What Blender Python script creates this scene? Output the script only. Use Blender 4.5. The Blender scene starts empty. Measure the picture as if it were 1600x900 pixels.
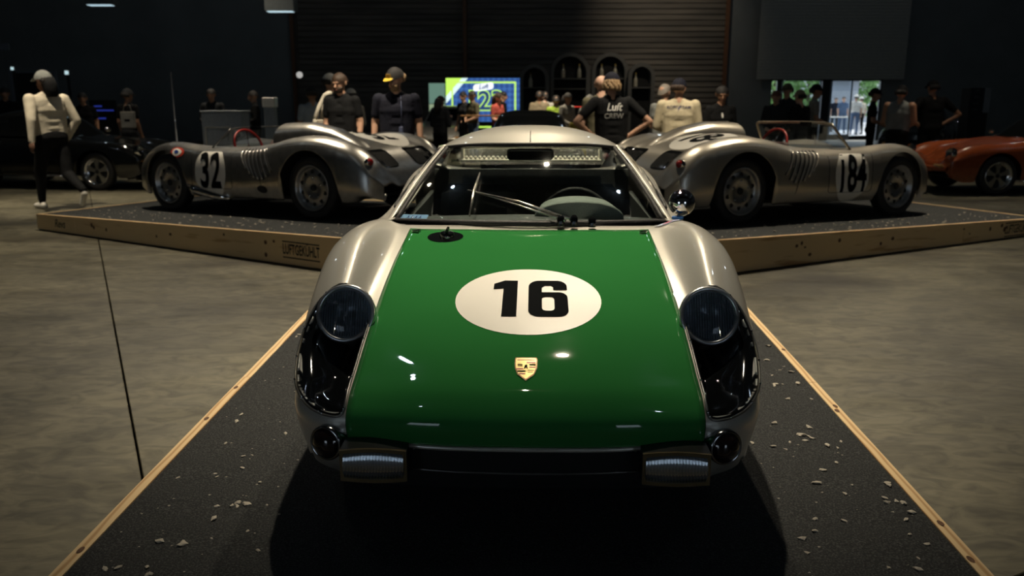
import bpy, bmesh, math, random
import numpy as np
from mathutils import Vector, Matrix, Euler
from mathutils.bvhtree import BVHTree
random.seed(7); np.random.seed(7)
sc = bpy.context.scene
COL = sc.collection
PI = math.pi
# ------------------------------------------------------------------ camera
H = 1.4971; PITCH = 0.2234; FPX = 1292.65
cam_d = bpy.data.cameras.new('camera'); cam = bpy.data.objects.new('camera', cam_d); COL.objects.link(cam)
cam.location = (0, 0, H); cam.rotation_euler = (PI/2 - PITCH, 0, 0)
cam_d.sensor_width = 36; cam_d.lens = FPX*36/1600; cam_d.clip_end = 200
cam_d.dof.use_dof = True; cam_d.dof.focus_distance = 2.75; cam_d.dof.aperture_fstop = 3.4
sc.camera = cam
# ------------------------------------------------------------------ world, sun, hall lamps and added fill lights
w = bpy.data.worlds.new('world'); sc.world = w; w.use_nodes = True
bgn = w.node_tree.nodes['Background']; bgn.inputs[0].default_value = (0.72, 0.86, 1, 1); bgn.inputs[1].default_value = 1.3
def light(name, kind, loc, energy, color, aim=None, **k):
    d = bpy.data.lights.new(name, kind); o = bpy.data.objects.new(name, d); COL.objects.link(o)
    d.energy = energy; d.color = color; o.location = loc
    for a, b in k.items(): setattr(d, a, b)
    if aim is not None: o.rotation_euler = (Vector(aim)-Vector(loc)).to_track_quat('-Z', 'Y').to_euler()
    return o
light('sun', 'SUN', (20, 40, 30), 3.2, (1, .95, .86), (9, 26, 0), angle=.01)
WARM = (1, .86, .64)
SP = dict(spot_blend=.85, shadow_soft_size=.06)
for loc, en, aim, sz in (((0.05, 4.5, 6.6), 1150, (0.1, 4.2, 0), .80), ((0.7, 8.9, 6.6), 420, (0.2, 5.6, 0), 1.2), ((-4.0, 10.2, 6.6), 1000, (-3.5, 7.9, 0), 1.25), ((4.6, 10.2, 6.6), 950, (4.2, 7.9, 0), 1.25),
                         ((-1.9, 9.2, 6.2), 1500, (-2.1, 11.6, 1.2), .62), ((2.0, 9.4, 6.4), 1250, (1.9, 11.9, 1.2), .62), ((-6.4, 10.2, 6.6), 1200, (-6.5, 11.8, 1.2), .60),
                         ((0.4, 14.4, 6.6), 500, (0.3, 13.2, 0), 1.4), ((8.0, 14.4, 6.6), 320, (7.8, 13.2, 0), 1.2), ((-7.6, 14.4, 6.6), 300, (-7.4, 13.6, 0), 1.2),
                         ((0.5, 18.6, 6.6), 1500, (0.4, 20.4, 1), 1.2), ((-6.0, 17.5, 6.6), 500, (-6.0, 18, 1), 1.2)):
    light('hall_spot', 'SPOT', loc, en, WARM, aim, spot_size=sz, **SP)
light('wall_washer', 'SPOT', (4.6, 27.5, 7.6), 200, WARM, (5.6, 32, 4.6), spot_size=1.2, spot_blend=1, shadow_soft_size=.1)
for x in (-11, -3.5, 4.5, 13):
    for y in (1, 9.5, 18, 26):
        light('ceiling_fill', 'POINT', (x, y, 8.0), 11, (.76, .90, 1), shadow_soft_size=.08)  # unseen cool points added as ambient fill
light('arch_fill', 'SPOT', (4.4, 25.8, 6.6), 170, WARM, (4.4, 30, 1.8), spot_size=1.0, spot_blend=1, shadow_soft_size=.1)  # unseen lamp added to brighten the arched shelves
vs = sc.view_settings
vs.view_transform = 'Standard'; vs.look = 'None'; vs.exposure = 0.6; vs.gamma = 1; vs.use_curve_mapping = False

# ------------------------------------------------------------------ helpers
def tag(o, label=None, cat=None, group=None, kind=None):
    if label: o['label'] = label
    if cat: o['category'] = cat
    if group: o['group'] = group
    if kind: o['kind'] = kind
    return o
def thing(name, label, cat, loc=(0,0,0), rot=(0,0,0), group=None, scale=1):
    o = bpy.data.objects.new(name, None); COL.objects.link(o); o.location = loc; o.rotation_euler = rot
    o.scale = (scale,)*3; o.empty_display_size = .1
    return tag(o, label, cat, group)
_M = {}
def mat(name, col, rough=.5, metal=0, spec=.5, coat=0, noise=None, bump=None, emit=None, alpha=None, trans=0):
    """procedural Principled; noise=(scale, col2, lo, hi[, stretch]) mixes a second colour; bump=(scale, strength)"""
    if name in _M: return _M[name]
    m = bpy.data.materials.new(name); m.use_nodes = True; nt = m.node_tree; b = nt.nodes['Principled BSDF']
    b.inputs['Base Color'].default_value = (*col, 1); b.inputs['Roughness'].default_value = rough
    b.inputs['Metallic'].default_value = metal; b.inputs['Specular IOR Level'].default_value = spec
    b.inputs['Coat Weight'].default_value = coat; b.inputs['Coat Roughness'].default_value = .03
    tc = nt.nodes.new('ShaderNodeTexCoord')
    if noise is None: noise = (18, tuple(c*.82 for c in col), .35, .7)
    mp = nt.nodes.new('ShaderNodeMapping'); nt.links.new(tc.outputs['Object'], mp.inputs['Vector'])
    if len(noise) > 4: mp.inputs['Scale'].default_value = noise[4]
    nz = nt.nodes.new('ShaderNodeTexNoise'); nz.inputs['Scale'].default_value = noise[0]; nz.inputs['Detail'].default_value = 5
    nt.links.new(mp.outputs[0], nz.inputs['Vector'])
    rp = nt.nodes.new('ShaderNodeValToRGB'); rp.color_ramp.elements[0].position = noise[2]; rp.color_ramp.elements[1].position = noise[3]
    rp.color_ramp.elements[0].color = (*col, 1); rp.color_ramp.elements[1].color = (*noise[1], 1)
    nt.links.new(nz.outputs['Fac'], rp.inputs[0]); nt.links.new(rp.outputs[0], b.inputs['Base Color'])
    if bump:
        n2 = nt.nodes.new('ShaderNodeTexNoise'); n2.inputs['Scale'].default_value = bump[0]; n2.inputs['Detail'].default_value = 4
        nt.links.new(mp.outputs[0], n2.inputs['Vector'])
        bp = nt.nodes.new('ShaderNodeBump'); bp.inputs['Strength'].default_value = bump[1]; bp.inputs['Distance'].default_value = .02
        nt.links.new(n2.outputs['Fac'], bp.inputs['Height']); nt.links.new(bp.outputs[0], b.inputs['Normal'])
    if emit:
        nt.links.new(rp.outputs[0], b.inputs['Emission Color']); b.inputs['Emission Strength'].default_value = emit
    _M[name] = m
    return m
def glass(name, tint, rough=.02, mixmin=0.06):
    if name in _M: return _M[name]
    m = bpy.data.materials.new(name); m.use_nodes = True; nt = m.node_tree; nt.nodes.clear()
    out = nt.nodes.new('ShaderNodeOutputMaterial'); mx = nt.nodes.new('ShaderNodeMixShader')
    tr = nt.nodes.new('ShaderNodeBsdfTransparent'); gl = nt.nodes.new('ShaderNodeBsdfGlossy')
    tr.inputs[0].default_value = (*tint, 1); gl.inputs['Roughness'].default_value = rough
    fr = nt.nodes.new('ShaderNodeFresnel'); ge = nt.nodes.new('ShaderNodeNewGeometry'); io = nt.nodes.new('ShaderNodeMath'); io.operation = 'MULTIPLY_ADD'   # same reflectance on both faces of the pane
    io.inputs[1].default_value = 1/1.45-1.45; io.inputs[2].default_value = 1.45; nt.links.new(ge.outputs['Backfacing'], io.inputs[0]); nt.links.new(io.outputs[0], fr.inputs[0])
    nz = nt.nodes.new('ShaderNodeTexNoise'); nz.inputs['Scale'].default_value = 40
    ma = nt.nodes.new('ShaderNodeMath'); ma.operation = 'MULTIPLY_ADD'; ma.inputs[1].default_value = .02; ma.inputs[2].default_value = rough
    nt.links.new(nz.outputs['Fac'], ma.inputs[0]); nt.links.new(ma.outputs[0], gl.inputs['Roughness'])
    nt.links.new(fr.outputs[0], mx.inputs[0]); nt.links.new(tr.outputs[0], mx.inputs[1]); nt.links.new(gl.outputs[0], mx.inputs[2])
    nt.links.new(mx.outputs[0], out.inputs[0]); _M[name] = m
    return m

class MB:
    """mesh builder: boxes, tubes, lathes, grids, prisms gathered into one mesh"""
    def __init__(s): s.v = []; s.f = []; s.mi = []; s.sm = []
    def add(s, vs, fs, sm=False, mi=0):
        o = len(s.v); s.v += [tuple(map(float, p)) for p in vs]
        for f in fs: s.f.append(tuple(o+i for i in f)); s.mi.append(mi); s.sm.append(sm)
        return s
    def box(s, c, d, rz=0, R=None, bev=0):
        hx, hy, hz = d[0]/2, d[1]/2, d[2]/2
        if bev:
            b = min(bev, hx*.9, hy*.9, hz*.9); pts = []
            for z, k in ((-hz, b), (-hz+b, 0), (hz-b, 0), (hz, b)):
                X, Y = hx-k, hy-k
                pts += [(-X+b, -Y, z), (X-b, -Y, z), (X, -Y+b, z), (X, Y-b, z), (X-b, Y, z), (-X+b, Y, z), (-X, Y-b, z), (-X, -Y+b, z)]
            fs = [tuple(range(7, -1, -1)), tuple(range(24, 32))]
            for r in range(3):
                for i in range(8): fs.append((r*8+i, r*8+(i+1) % 8, r*8+8+(i+1) % 8, r*8+8+i))
        else:
            pts = [(x, y, z) for z in (-hz, hz) for x, y in ((-hx, -hy), (hx, -hy), (hx, hy), (-hx, hy))]
            fs = [(3, 2, 1, 0), (4, 5, 6, 7), (0, 1, 5, 4), (1, 2, 6, 5), (2, 3, 7, 6), (3, 0, 4, 7)]
        M = R if R is not None else Matrix.Rotation(rz, 3, 'Z')
        return s.add([M @ Vector(p) + Vector(c) for p in pts], fs)
    def tube(s, path, r, n=10, closed=False, caps=True, flat=None):
        P = [Vector(p) for p in path]; N = len(P); rs = r if isinstance(r, (list, tuple)) else [r]*N
        vs = []; fs = []; up = None
        for i in range(N):
            a = P[i-1] if (i > 0 or closed) else P[i]; b = P[(i+1) % N] if (i < N-1 or closed) else P[i]
            t = (b-a).normalized()
            if up is None: up = Vector((0, 0, 1)) if abs(t.z) < .9 else Vector((1, 0, 0))
            x = up.cross(t).normalized(); y = t.cross(x); up = y
            for k in range(n):
                q = 2*PI*k/n; vs.append(P[i] + (x*math.cos(q)*rs[i] + y*math.sin(q)*rs[i]*(flat or 1)))
        for i in range(N if closed else N-1):
            j = (i+1) % N
            for k in range(n): fs.append((i*n+k, i*n+(k+1) % n, j*n+(k+1) % n, j*n+k))
        if caps and not closed: fs += [tuple(range(n-1, -1, -1)), tuple((N-1)*n+k for k in range(n))]
        return s.add(vs, fs, True)
    def lathe(s, prof, n=32, M=None, sm=True, ang=2*PI):
        """profile [(radius, axial)] about local Z, then matrix M"""
        M = M or Matrix.Identity(4); vs = []; fs = []; full = abs(ang-2*PI) < 1e-6; nn = n if full else n+1
        for r, z in prof:
            for k in range(nn): q = ang*k/n; vs.append(M @ Vector((r*math.cos(q), r*math.sin(q), z)))
        for i in range(len(prof)-1):
            for k in range(n): fs.append((i*nn+k, i*nn+(k+1) % nn, (i+1)*nn+(k+1) % nn, (i+1)*nn+k))
        return s.add(vs, fs, sm)
    def grid(s, G, sm=True, closej=False, keep=None):
        ni, nj = len(G), len(G[0]); vs = [p for row in G for p in row]; fs = []
        for i in range(ni-1):
            for j in range(nj if closej else nj-1):
                if keep is None or keep(i, j): fs.append((i*nj+j, i*nj+(j+1) % nj, (i+1)*nj+(j+1) % nj, (i+1)*nj+j))
        return s.add(vs, fs, sm)
    def prism(s, pts, z0, z1, M=None):
        M = M or Matrix.Identity(4); n = len(pts)
        vs = [M @ Vector((x, y, z0)) for x, y in pts] + [M @ Vector((x, y, z1)) for x, y in pts]
        fs = [tuple(range(n-1, -1, -1)), tuple(range(n, 2*n))] + [(i, (i+1) % n, n+(i+1) % n, n+i) for i in range(n)]
        return s.add(vs, fs)
    def ellipsoid(s, c, r, n=14, M=None):
        M = M or Matrix.Identity(3); m = n//2+1; vs = []; fs = []
        for i in range(m+1):
            a = PI*i/m
            for k in range(n):
                q = 2*PI*k/n; vs.append(M @ Vector((r[0]*math.sin(a)*math.cos(q), r[1]*math.sin(a)*math.sin(q), r[2]*math.cos(a))) + Vector(c))
        for i in range(m):
            for k in range(n): fs.append((i*n+k, (i+1)*n+k, (i+1)*n+(k+1) % n, i*n+(k+1) % n))
        return s.add(vs, fs, True)
    def build(s, name, m, parent=None, mats=None, weld=False, **t):
        me = bpy.data.meshes.new(name); me.from_pydata(s.v, [], s.f)
        for mm in (mats or [m]): me.materials.append(mm)
        me.polygons.foreach_set('use_smooth', s.sm); me.polygons.foreach_set('material_index', s.mi)
        bm = bmesh.new(); bm.from_mesh(me)
        if weld: bmesh.ops.remove_doubles(bm, verts=bm.verts, dist=1e-5)
        bmesh.ops.recalc_face_normals(bm, faces=bm.faces); bm.to_mesh(me); bm.free()
        o = bpy.data.objects.new(name, me); COL.objects.link(o); o.parent = parent
        return tag(o, **t)
def solidify(o, th, off=-1):
    m = o.modifiers.new('thickness', 'SOLIDIFY'); m.thickness = th; m.offset = off; return o
def axisM(loc, zdir, xhint=(0, 0, 1)):
    z = Vector(zdir).normalized(); x = Vector(xhint); x = (x - z*x.dot(z))
    if x.length < 1e-4: x = Vector((0, 1, 0)); x = x - z*x.dot(z)
    x.normalize(); y = z.cross(x)
    M = Matrix((x, y, z)).transposed().to_4x4(); M.translation = Vector(loc); return M
def copy_tree(o, parent=None):
    c = o.copy(); COL.objects.link(c); c.parent = parent
    for ch in list(o.children): copy_tree(ch, c)
    return c
# ---- photo geometry: a point at pixel (px, py) and world depth Y
CT, ST = math.cos(PITCH), math.sin(PITCH)
def at(px, py, Y):
    a = (px-800)/FPX; b = -(py-450)/FPX; D = Vector((a, CT+b*ST, -ST+b*CT)); t = Y/D.y
    return Vector((D.x*t, Y, H+D.z*t))
# ---- 2D outlines (loops or text) -> triangulated flat mesh data, cut in strips so it can be wrapped
def flat_mesh(loops=None, text=None, size=1, bold=0, shear=0, sx=1, cuts=0):
    if text is not None:
        cu = bpy.data.curves.new('t', 'FONT'); cu.body = text; cu.size = size; cu.offset = bold; cu.shear = shear
        cu.align_x = 'CENTER'; cu.align_y = 'CENTER'; cu.resolution_u = 6; cu.fill_mode = 'FRONT'
    else:
        cu = bpy.data.curves.new('t', 'CURVE'); cu.dimensions = '2D'; cu.fill_mode = 'FRONT'
        for lp in loops:
            sp = cu.splines.new('POLY'); sp.points.add(len(lp)-1)
            for p, q in zip(sp.points, lp): p.co = (q[0], q[1], 0, 1)
            sp.use_cyclic_u = True
    o = bpy.data.objects.new('t', cu); COL.objects.link(o)
    dg = bpy.context.evaluated_depsgraph_get(); me = bpy.data.meshes.new_from_object(o.evaluated_get(dg))
    bpy.data.objects.remove(o); bpy.data.curves.remove(cu)
    bm = bmesh.new(); bm.from_mesh(me); bpy.data.meshes.remove(me)
    for v in bm.verts: v.co.x *= sx
    bmesh.ops.remove_doubles(bm, verts=bm.verts, dist=1e-5)
    if cuts and bm.verts:
        xs = [v.co.x for v in bm.verts]; ys = [v.co.y for v in bm.verts]
        for ax, lo, hi in ((0, min(xs), max(xs)), (1, min(ys), max(ys))):
            for k in range(1, cuts):
                p = [0, 0, 0]; p[ax] = lo+(hi-lo)*k/cuts; nrm = [0, 0, 0]; nrm[ax] = 1
                bmesh.ops.bisect_plane(bm, geom=bm.verts[:]+bm.edges[:]+bm.faces[:], plane_co=p, plane_no=nrm, dist=1e-6)
    bm.verts.index_update()
    V = [(v.co.x, v.co.y) for v in bm.verts]; F = [tuple(v.index for v in f.verts) for f in bm.faces]; bm.free()
    return V, F
def decal(name, m, parent, VF, O, X, Y, D, bvh, off=.002, **t):
    """wrap a flat outline onto a surface by casting along D; O origin, X/Y axes (in the surface's local space)"""
    O, X, Y, D = Vector(O), Vector(X), Vector(Y), Vector(D).normalized(); vs = []; last = None
    for x, y in VF[0]:
        q = O + X*x + Y*y; h = bvh.ray_cast(q, D, 5)
        if h[0] is None:
            h = bvh.find_nearest(q + D*(last if last else 0)); p = h[0] - D*off
        else: p = h[0] - D*off; last = h[3]
        vs.append(p)
    b = MB(); b.add(vs, VF[1], True); o = b.build(name, m, parent, **t); return o
def circle(rx, ry=None, n=48, cx=0, cy=0): return [(cx+rx*math.cos(2*PI*k/n), cy+(ry or rx)*math.sin(2*PI*k/n)) for k in range(n)]
def rrect(x0, y0, x1, y1, r, n=6):
    out = []
    for cx, cy, a in ((x1-r, y1-r, 0), (x0+r, y1-r, 1), (x0+r, y0+r, 2), (x1-r, y0+r, 3)):
        for k in range(n+1): q = (a+k/n)*PI/2; out.append((cx+r*math.cos(q), cy+r*math.sin(q)))
    return out
# ---- cubic surface through a control net
class Net:
    def __init__(s, P):
        s.P = np.array(P, float); d = np.linalg.norm(np.diff(s.P, axis=0), axis=2).mean(1); s.ti = np.concatenate([[0], np.cumsum(d)])
        d = np.linalg.norm(np.diff(s.P, axis=1), axis=2).mean(0); s.tj = np.concatenate([[0], np.cumsum(d)])
    @staticmethod
    def herm(t, P, x):
        n = len(t); h = np.diff(t); sl = np.diff(P, axis=0)/h.reshape(-1, *([1]*(P.ndim-1)))
        m = np.empty_like(P); m[0] = sl[0]; m[-1] = sl[-1]
        for i in range(1, n-1): m[i] = (sl[i-1]*h[i]+sl[i]*h[i-1])/(h[i]+h[i-1])
        x = np.asarray(x, float); k = np.clip(np.searchsorted(t, x, side='right')-1, 0, n-2); sh = (-1,)+(1,)*(P.ndim-1)
        hh = h[k].reshape(sh); u = ((x-t[k])/h[k]).reshape(sh); u2 = u*u; u3 = u2*u
        return P[k]*(2*u3-3*u2+1)+m[k]*hh*(u3-2*u2+u)+P[k+1]*(-2*u3+3*u2)+m[k+1]*hh*(u3-u2)
    def idx(s, t, a): return np.interp(a, np.arange(len(t)), t)
    def grid(s, ii, jj):
        """ii, jj in control-index units -> array (len ii, len jj, 3)"""
        A = s.herm(s.ti, s.P, s.idx(s.ti, ii)); return np.swapaxes(s.herm(s.tj, np.swapaxes(A, 0, 1), s.idx(s.tj, jj)), 0, 1)
    def pt(s, i, j): return s.grid([i], [j])[0, 0]
    def nrm(s, i, j, e=.02):
        a = s.pt(min(i+e, len(s.ti)-1), j)-s.pt(max(i-e, 0), j); b = s.pt(i, min(j+e, len(s.tj)-1))-s.pt(i, max(j-e, 0))
        n = np.cross(a, b); return n/np.linalg.norm(n)
def spaced(n_ctrl, per): return np.linspace(0, n_ctrl-1, (n_ctrl-1)*per+1)
def bvh_of(o):
    me = o.data; return BVHTree.FromPolygons([v.co for v in me.vertices], [tuple(p.vertices) for p in me.polygons])
# ------------------------------------------------------------------ materials
def wood_mat(name, base, dark):
    m = bpy.data.materials.new(name); m.use_nodes = True; nt = m.node_tree; b = nt.nodes['Principled BSDF']; b.inputs['Roughness'].default_value = .6
    tc = nt.nodes.new('ShaderNodeTexCoord'); mp = nt.nodes.new('ShaderNodeMapping'); mp.inputs['Scale'].default_value = (1.1, 9, 9)
    wv = nt.nodes.new('ShaderNodeTexWave'); wv.wave_type = 'BANDS'; wv.bands_direction = 'Z'; wv.inputs['Scale'].default_value = 1.3; wv.inputs['Distortion'].default_value = 7; wv.inputs['Detail'].default_value = 3; wv.inputs['Detail Scale'].default_value = .8
    rp = nt.nodes.new('ShaderNodeValToRGB'); rp.color_ramp.elements[0].color = (*base, 1); rp.color_ramp.elements[1].color = (*dark, 1)
    rp.color_ramp.elements[0].position = .45; rp.color_ramp.elements[1].position = 1
    nt.links.new(tc.outputs['Object'], mp.inputs['Vector']); nt.links.new(mp.outputs[0], wv.inputs['Vector']); nt.links.new(wv.outputs['Fac'], rp.inputs[0])
    nt.links.new(rp.outputs[0], b.inputs['Base Color']); return m
WOOD = wood_mat('pine_board', (.74, .54, .29), (.50, .29, .12))
KNOT = mat('pine_knot', (.16, .07, .025), .6, noise=(60, (.06, .025, .01), .3, .7))
INK = mat('burnt_print', (.012, .011, .010), .7)
MAT = mat('black_felt_mat', (.017, .019, .020), .95, noise=(170, (.075, .078, .078), .46, .68), bump=(300, .6))
STONE = mat('pale_stone', (.50, .46, .38), .7, noise=(40, (.30, .27, .22), .3, .7))
SILVER = mat('silver_paint', (.62, .60, .54), .36, .45, .5, .6, noise=(300, (.56, .545, .49), .3, .7))
ALU = mat('brushed_aluminium', (.58, .56, .52), .32, 1, noise=(14, (.42, .41, .39), .35, .75))
SPAINT = mat('warm_silver_paint', (.55, .51, .44), .34, .8, .5, .5, noise=(200, (.52, .48, .41), .3, .7))
GREEN = mat('green_paint', (.030, .190, .048), .45, 0, 0.0, .9, noise=(3, (.028, .182, .045), .3, .7))
WHITE = mat('white_vinyl', (.82, .79, .72), .35, noise=(6, (.80, .77, .70), .3, .7))
BLACKV = mat('black_vinyl', (.004, .005, .006), .9, 0, .05)
BLACK = mat('gloss_black', (.006, .007, .008), .08, 0, .5, .5)
BLACKM = mat('matt_black', (.010, .011, .012), .7)
RUBBER = mat('black_rubber', (.014, .014, .015), .6, bump=(90, .2))
CHROME = mat('chrome', (.78, .78, .78), .06, 1)
STEELW = mat('painted_wheel_steel', (.46, .46, .46), .30, .9)
REDL = mat('red_lens', (.35, .012, .01), .15, 0, .5, .6)
AMBER = mat('amber_edge', (.45, .20, .03), .4)
GLASS = glass('window_glass', (.92, .95, .94))
SMOKE = glass('smoked_perspex', (.80, .82, .85))
CLEAR = glass('clear_perspex', (.9, .93, .95))
LENS = mat('ribbed_lens', (.62, .68, .75), .10, .95, .5, .3)
DARKIN = mat('dark_cabin_vinyl', (.035, .040, .038), .55, noise=(60, (.05, .058, .055), .4, .7), bump=(300, .2))
REDT = mat('red_leather', (.35, .02, .015), .4)
GOLD = mat('gold_enamel', (.70, .52, .20), .3, .6)
REDE = mat('red_enamel', (.45, .02, .02), .3)
BLUE = mat('blue_tape', (.03, .18, .55), .5)
PALEBLUE = mat('pale_blue_card', (.30, .52, .85), .6)
DECALB = mat('blue_decal', (.02, .06, .28), .4)
# ------------------------------------------------------------------ floor of concrete slabs
def floor_mat():
    m = bpy.data.materials.new('polished_concrete'); m.use_nodes = True; nt = m.node_tree; b = nt.nodes['Principled BSDF']
    tc = nt.nodes.new('ShaderNodeTexCoord')
    def nz(sc_, st, det, dist=0):
        mp = nt.nodes.new('ShaderNodeMapping'); mp.inputs['Scale'].default_value = st; mp.inputs['Rotation'].default_value = (0, 0, .35)
        n = nt.nodes.new('ShaderNodeTexNoise'); n.inputs['Scale'].default_value = sc_; n.inputs['Detail'].default_value = det; n.inputs['Distortion'].default_value = dist
        nt.links.new(tc.outputs['Object'], mp.inputs[0]); nt.links.new(mp.outputs[0], n.inputs['Vector']); return n
    def ramp(n, p0, c0, p1, c1):
        r = nt.nodes.new('ShaderNodeValToRGB'); e = r.color_ramp.elements; e[0].position = p0; e[1].position = p1
        e[0].color = (*c0, 1); e[1].color = (*c1, 1); nt.links.new(n.outputs['Fac'], r.inputs[0]); return r
    def mul(a, b_, f=1):
        x = nt.nodes.new('ShaderNodeMix'); x.data_type = 'RGBA'; x.blend_type = 'MULTIPLY'; x.inputs[0].default_value = f
        nt.links.new(a, x.inputs[6]); nt.links.new(b_, x.inputs[7]); return x.outputs[2]
    a = ramp(nz(.75, (1, 1, 1), 9, .9), .32, (.070, .064, .041), .68, (.195, .177, .118))
    c = ramp(nz(7, (.75, 1.3, 1), 12, 1.6), .35, (.5, .5, .5), .62, (1, 1, 1))
    d = ramp(nz(.8, (.6, 1.5, 1), 3, .3), .52, (1, 1, 1), .70, (.36, .34, .31))
    nt.links.new(mul(mul(a.outputs[0], c.outputs[0]), d.outputs[0]), b.inputs['Base Color'])
    r = ramp(nz(3, (.5, 1.4, 1), 6), .3, (.42,)*3, .7, (.66,)*3); nt.links.new(r.outputs[0], b.inputs['Roughness'])
    bp = nt.nodes.new('ShaderNodeBump'); bp.inputs['Strength'].default_value = .15; bp.inputs['Distance'].default_value = .01
    nt.links.new(nz(30, (.4, 1.4, 1), 6).outputs['Fac'], bp.inputs['Height']); nt.links.new(bp.outputs[0], b.inputs['Normal'])
    return m
CONC = floor_mat()
XL, XR, YB, YF, ZC = -19.0, 23.0, -7.0, 32.0, 8.5
base = MB().box(((XL+XR)/2, (YB+70)/2, -.26), (110, 70-YB+4, .4)).build('floor', mat('floor_base', (.03, .028, .024), .9), kind='structure')
u1 = Vector((.46, -.888, 0)).normalized(); u2 = Vector((-u1.y, u1.x, 0)); J0 = Vector((-4.43, 8.76, 0)); J1 = Vector((-4.5, 8.23, 0))
a0 = J0.dot(u2); b0 = J1.dot(u1); SP = 8.0
for i in range(-4, 5):
    for j in range(-5, 3):
        c = u2*(a0+(i+.5)*SP) + u1*(b0+(j+.5)*SP)
        if not (XL-7 < c.x < XR+7 and YB-7 < c.y < YF+3): continue
        MB().box((c.x, c.y, -.03), (SP-.009, SP-.009, .06), math.atan2(u2.y, u2.x), bev=.003).build('slab', CONC, base)
# ------------------------------------------------------------------ hall shell
WALLM = mat('dark_wall', (.20, .215, .22), .8, noise=(.8, (.16, .175, .18), .3, .7))
SIDING = mat('dark_timber_siding', (.15, .13, .11), .75, noise=(2.2, (.07, .063, .056), .3, .7, (.25, 1, 3)))
RUST = mat('rust_brown_steel', (.16, .070, .032), .6)
DOORX = at(1203, 150, YF).x, at(1377, 150, YF).x; DOORZ = at(1300, 124, YF).z
def struct(name, m, *boxes, **k):
    b = MB()
    for c, d in boxes: b.box(c, d)
    b.v = [(x, y, -.05 if abs(z) < 1e-6 else z) for x, y, z in b.v]
    return b.build(name, m, kind='structure', **k)
struct('wall_left', WALLM, ((XL-.1, (YB+YF)/2, ZC/2), (.2, YF-YB, ZC)))
struct('wall_right', WALLM, ((XR+.1, (YB+YF)/2, ZC/2), (.2, YF-YB, ZC)))
def with_gap(xa, xb, z0, z1): return (((xa+xb)/2, YB-.1, (z0+z1)/2), (xb-xa, .2, z1-z0))
struct('wall_front', WALLM, with_gap(XL, -6.4, 0, ZC), with_gap(-6.4, -3.6, 2.5, ZC), with_gap(-3.6, 3.4, 0, ZC), with_gap(3.4, 5.4, 2.6, ZC), with_gap(5.4, XR, 0, ZC))
struct('ceiling', mat('dark_ceiling', (.03, .034, .038), .9), (((XL+XR)/2, (YB+YF)/2, ZC+.1), (XR-XL+.4, YF-YB+.6, .2)))
xs0 = at(462, 100, YF).x; xs1 = at(1132, 100, YF).x
wb = struct('wall_back', WALLM, (((XL+xs0)/2, YF+.1, ZC/2), (xs0-XL, .2, ZC)), (((xs0+xs1)/2, YF+.16, ZC/2), (xs1-xs0, .1, ZC)),
       (((xs1+DOORX[0])/2, YF+.1, ZC/2), (DOORX[0]-xs1, .2, ZC)), (((XR+DOORX[1])/2, YF+.1, ZC/2), (XR-DOORX[1], .2, ZC)),
       (((DOORX[0]+DOORX[1])/2, YF+.1, (ZC+DOORZ)/2), (DOORX[1]-DOORX[0], .2, ZC-DOORZ)))
sid = MB(); hgt = .20; z = 0
while z < ZC-.01:                                    # lapped siding boards, each tilted so its lower edge stands proud
    sid.add([(xs0, YF+.10, z), (xs1, YF+.10, z), (xs1, YF+.045, z), (xs0, YF+.045, z), (xs0, YF+.10, z+hgt), (xs1, YF+.10, z+hgt)],
            [(0, 1, 2, 3), (3, 2, 5, 4)]); z += hgt
s_ = sid.build('siding', SIDING, wb); s_['kind'] = 'stuff'
for k, px in enumerate((460, 727, 1132)):
    c = at(px, 100, YF)
    b = MB().box((c.x, YF-.10, ZC/2), (.05, .012*8, ZC)).box((c.x, YF-.16, ZC/2), (.13, .014, ZC)).box((c.x, YF-.04, ZC/2), (.13, .014, ZC))
    b.build('trim_%d' % (k+1), RUST, kind='structure', label='rust brown steel column against the dark siding')
# roller door curtain rolled half way above the daylight doors
p0 = at(1190, 0, YF-.3); p1 = at(1412, 124, YF-.3); rd = MB(); n = 26
for i in range(n):
    za = p1.z+(5.2-p1.z)*i/n; zb = p1.z+(5.2-p1.z)*(i+1)/n
    rd.box(((p0.x+p1.x)/2, YF-.3, (za+zb)/2), (p1.x-p0.x, .04, (zb-za)*.93))
tag(rd.build('roller_door', mat('grey_roller_slats', (.42, .42, .38), .6)), 'dark grey roller door curtain lowered above the daylit doorway', 'door')
# daylight doorway: mullions and glass doors
fr = thing('glass_entrance', 'black framed glass doors open to daylight and trees outside', 'door', (DOORX[0], YF+.05, 0))
Wd = DOORX[1]-DOORX[0]
FRM = mat('black_door_frame', (.016, .018, .022), .4)
def dx(px): return at(px, 150, YF).x-DOORX[0]
for a, b_ in ((1203, 1205), (1213, 1220), (1284, 1297), (1374, 1377)):
    MB().box(((dx(a)+dx(b_))/2, 0, DOORZ/2), (dx(b_)-dx(a), .10, DOORZ), bev=.004).build('door_post', FRM, fr)
MB().box((Wd/2, 0, DOORZ-.03), (Wd, .10, .06), bev=.004).build('door_head', FRM, fr)
BLUEFR = mat('pale_aluminium_frame', (.35, .42, .52), .4, .3)
for a, b_ in ((1220, 1284), (1297, 1333)):
    g = MB().box(((dx(a)+dx(b_))/2, .02, DOORZ/2), (dx(b_)-dx(a)-.06, .012, DOORZ-.1)).build('glass_leaf', CLEAR, fr)
    MB().box((dx(a)+.05, .02, DOORZ/2), (.07, .04, DOORZ-.06), bev=.004).box((dx(b_)-.05, .02, DOORZ/2), (.07, .04, DOORZ-.06), bev=.004).box(((dx(a)+dx(b_))/2, .02, .12), (dx(b_)-dx(a)-.1, .04, .2)).build('leaf_frame', BLUEFR, g)
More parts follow.
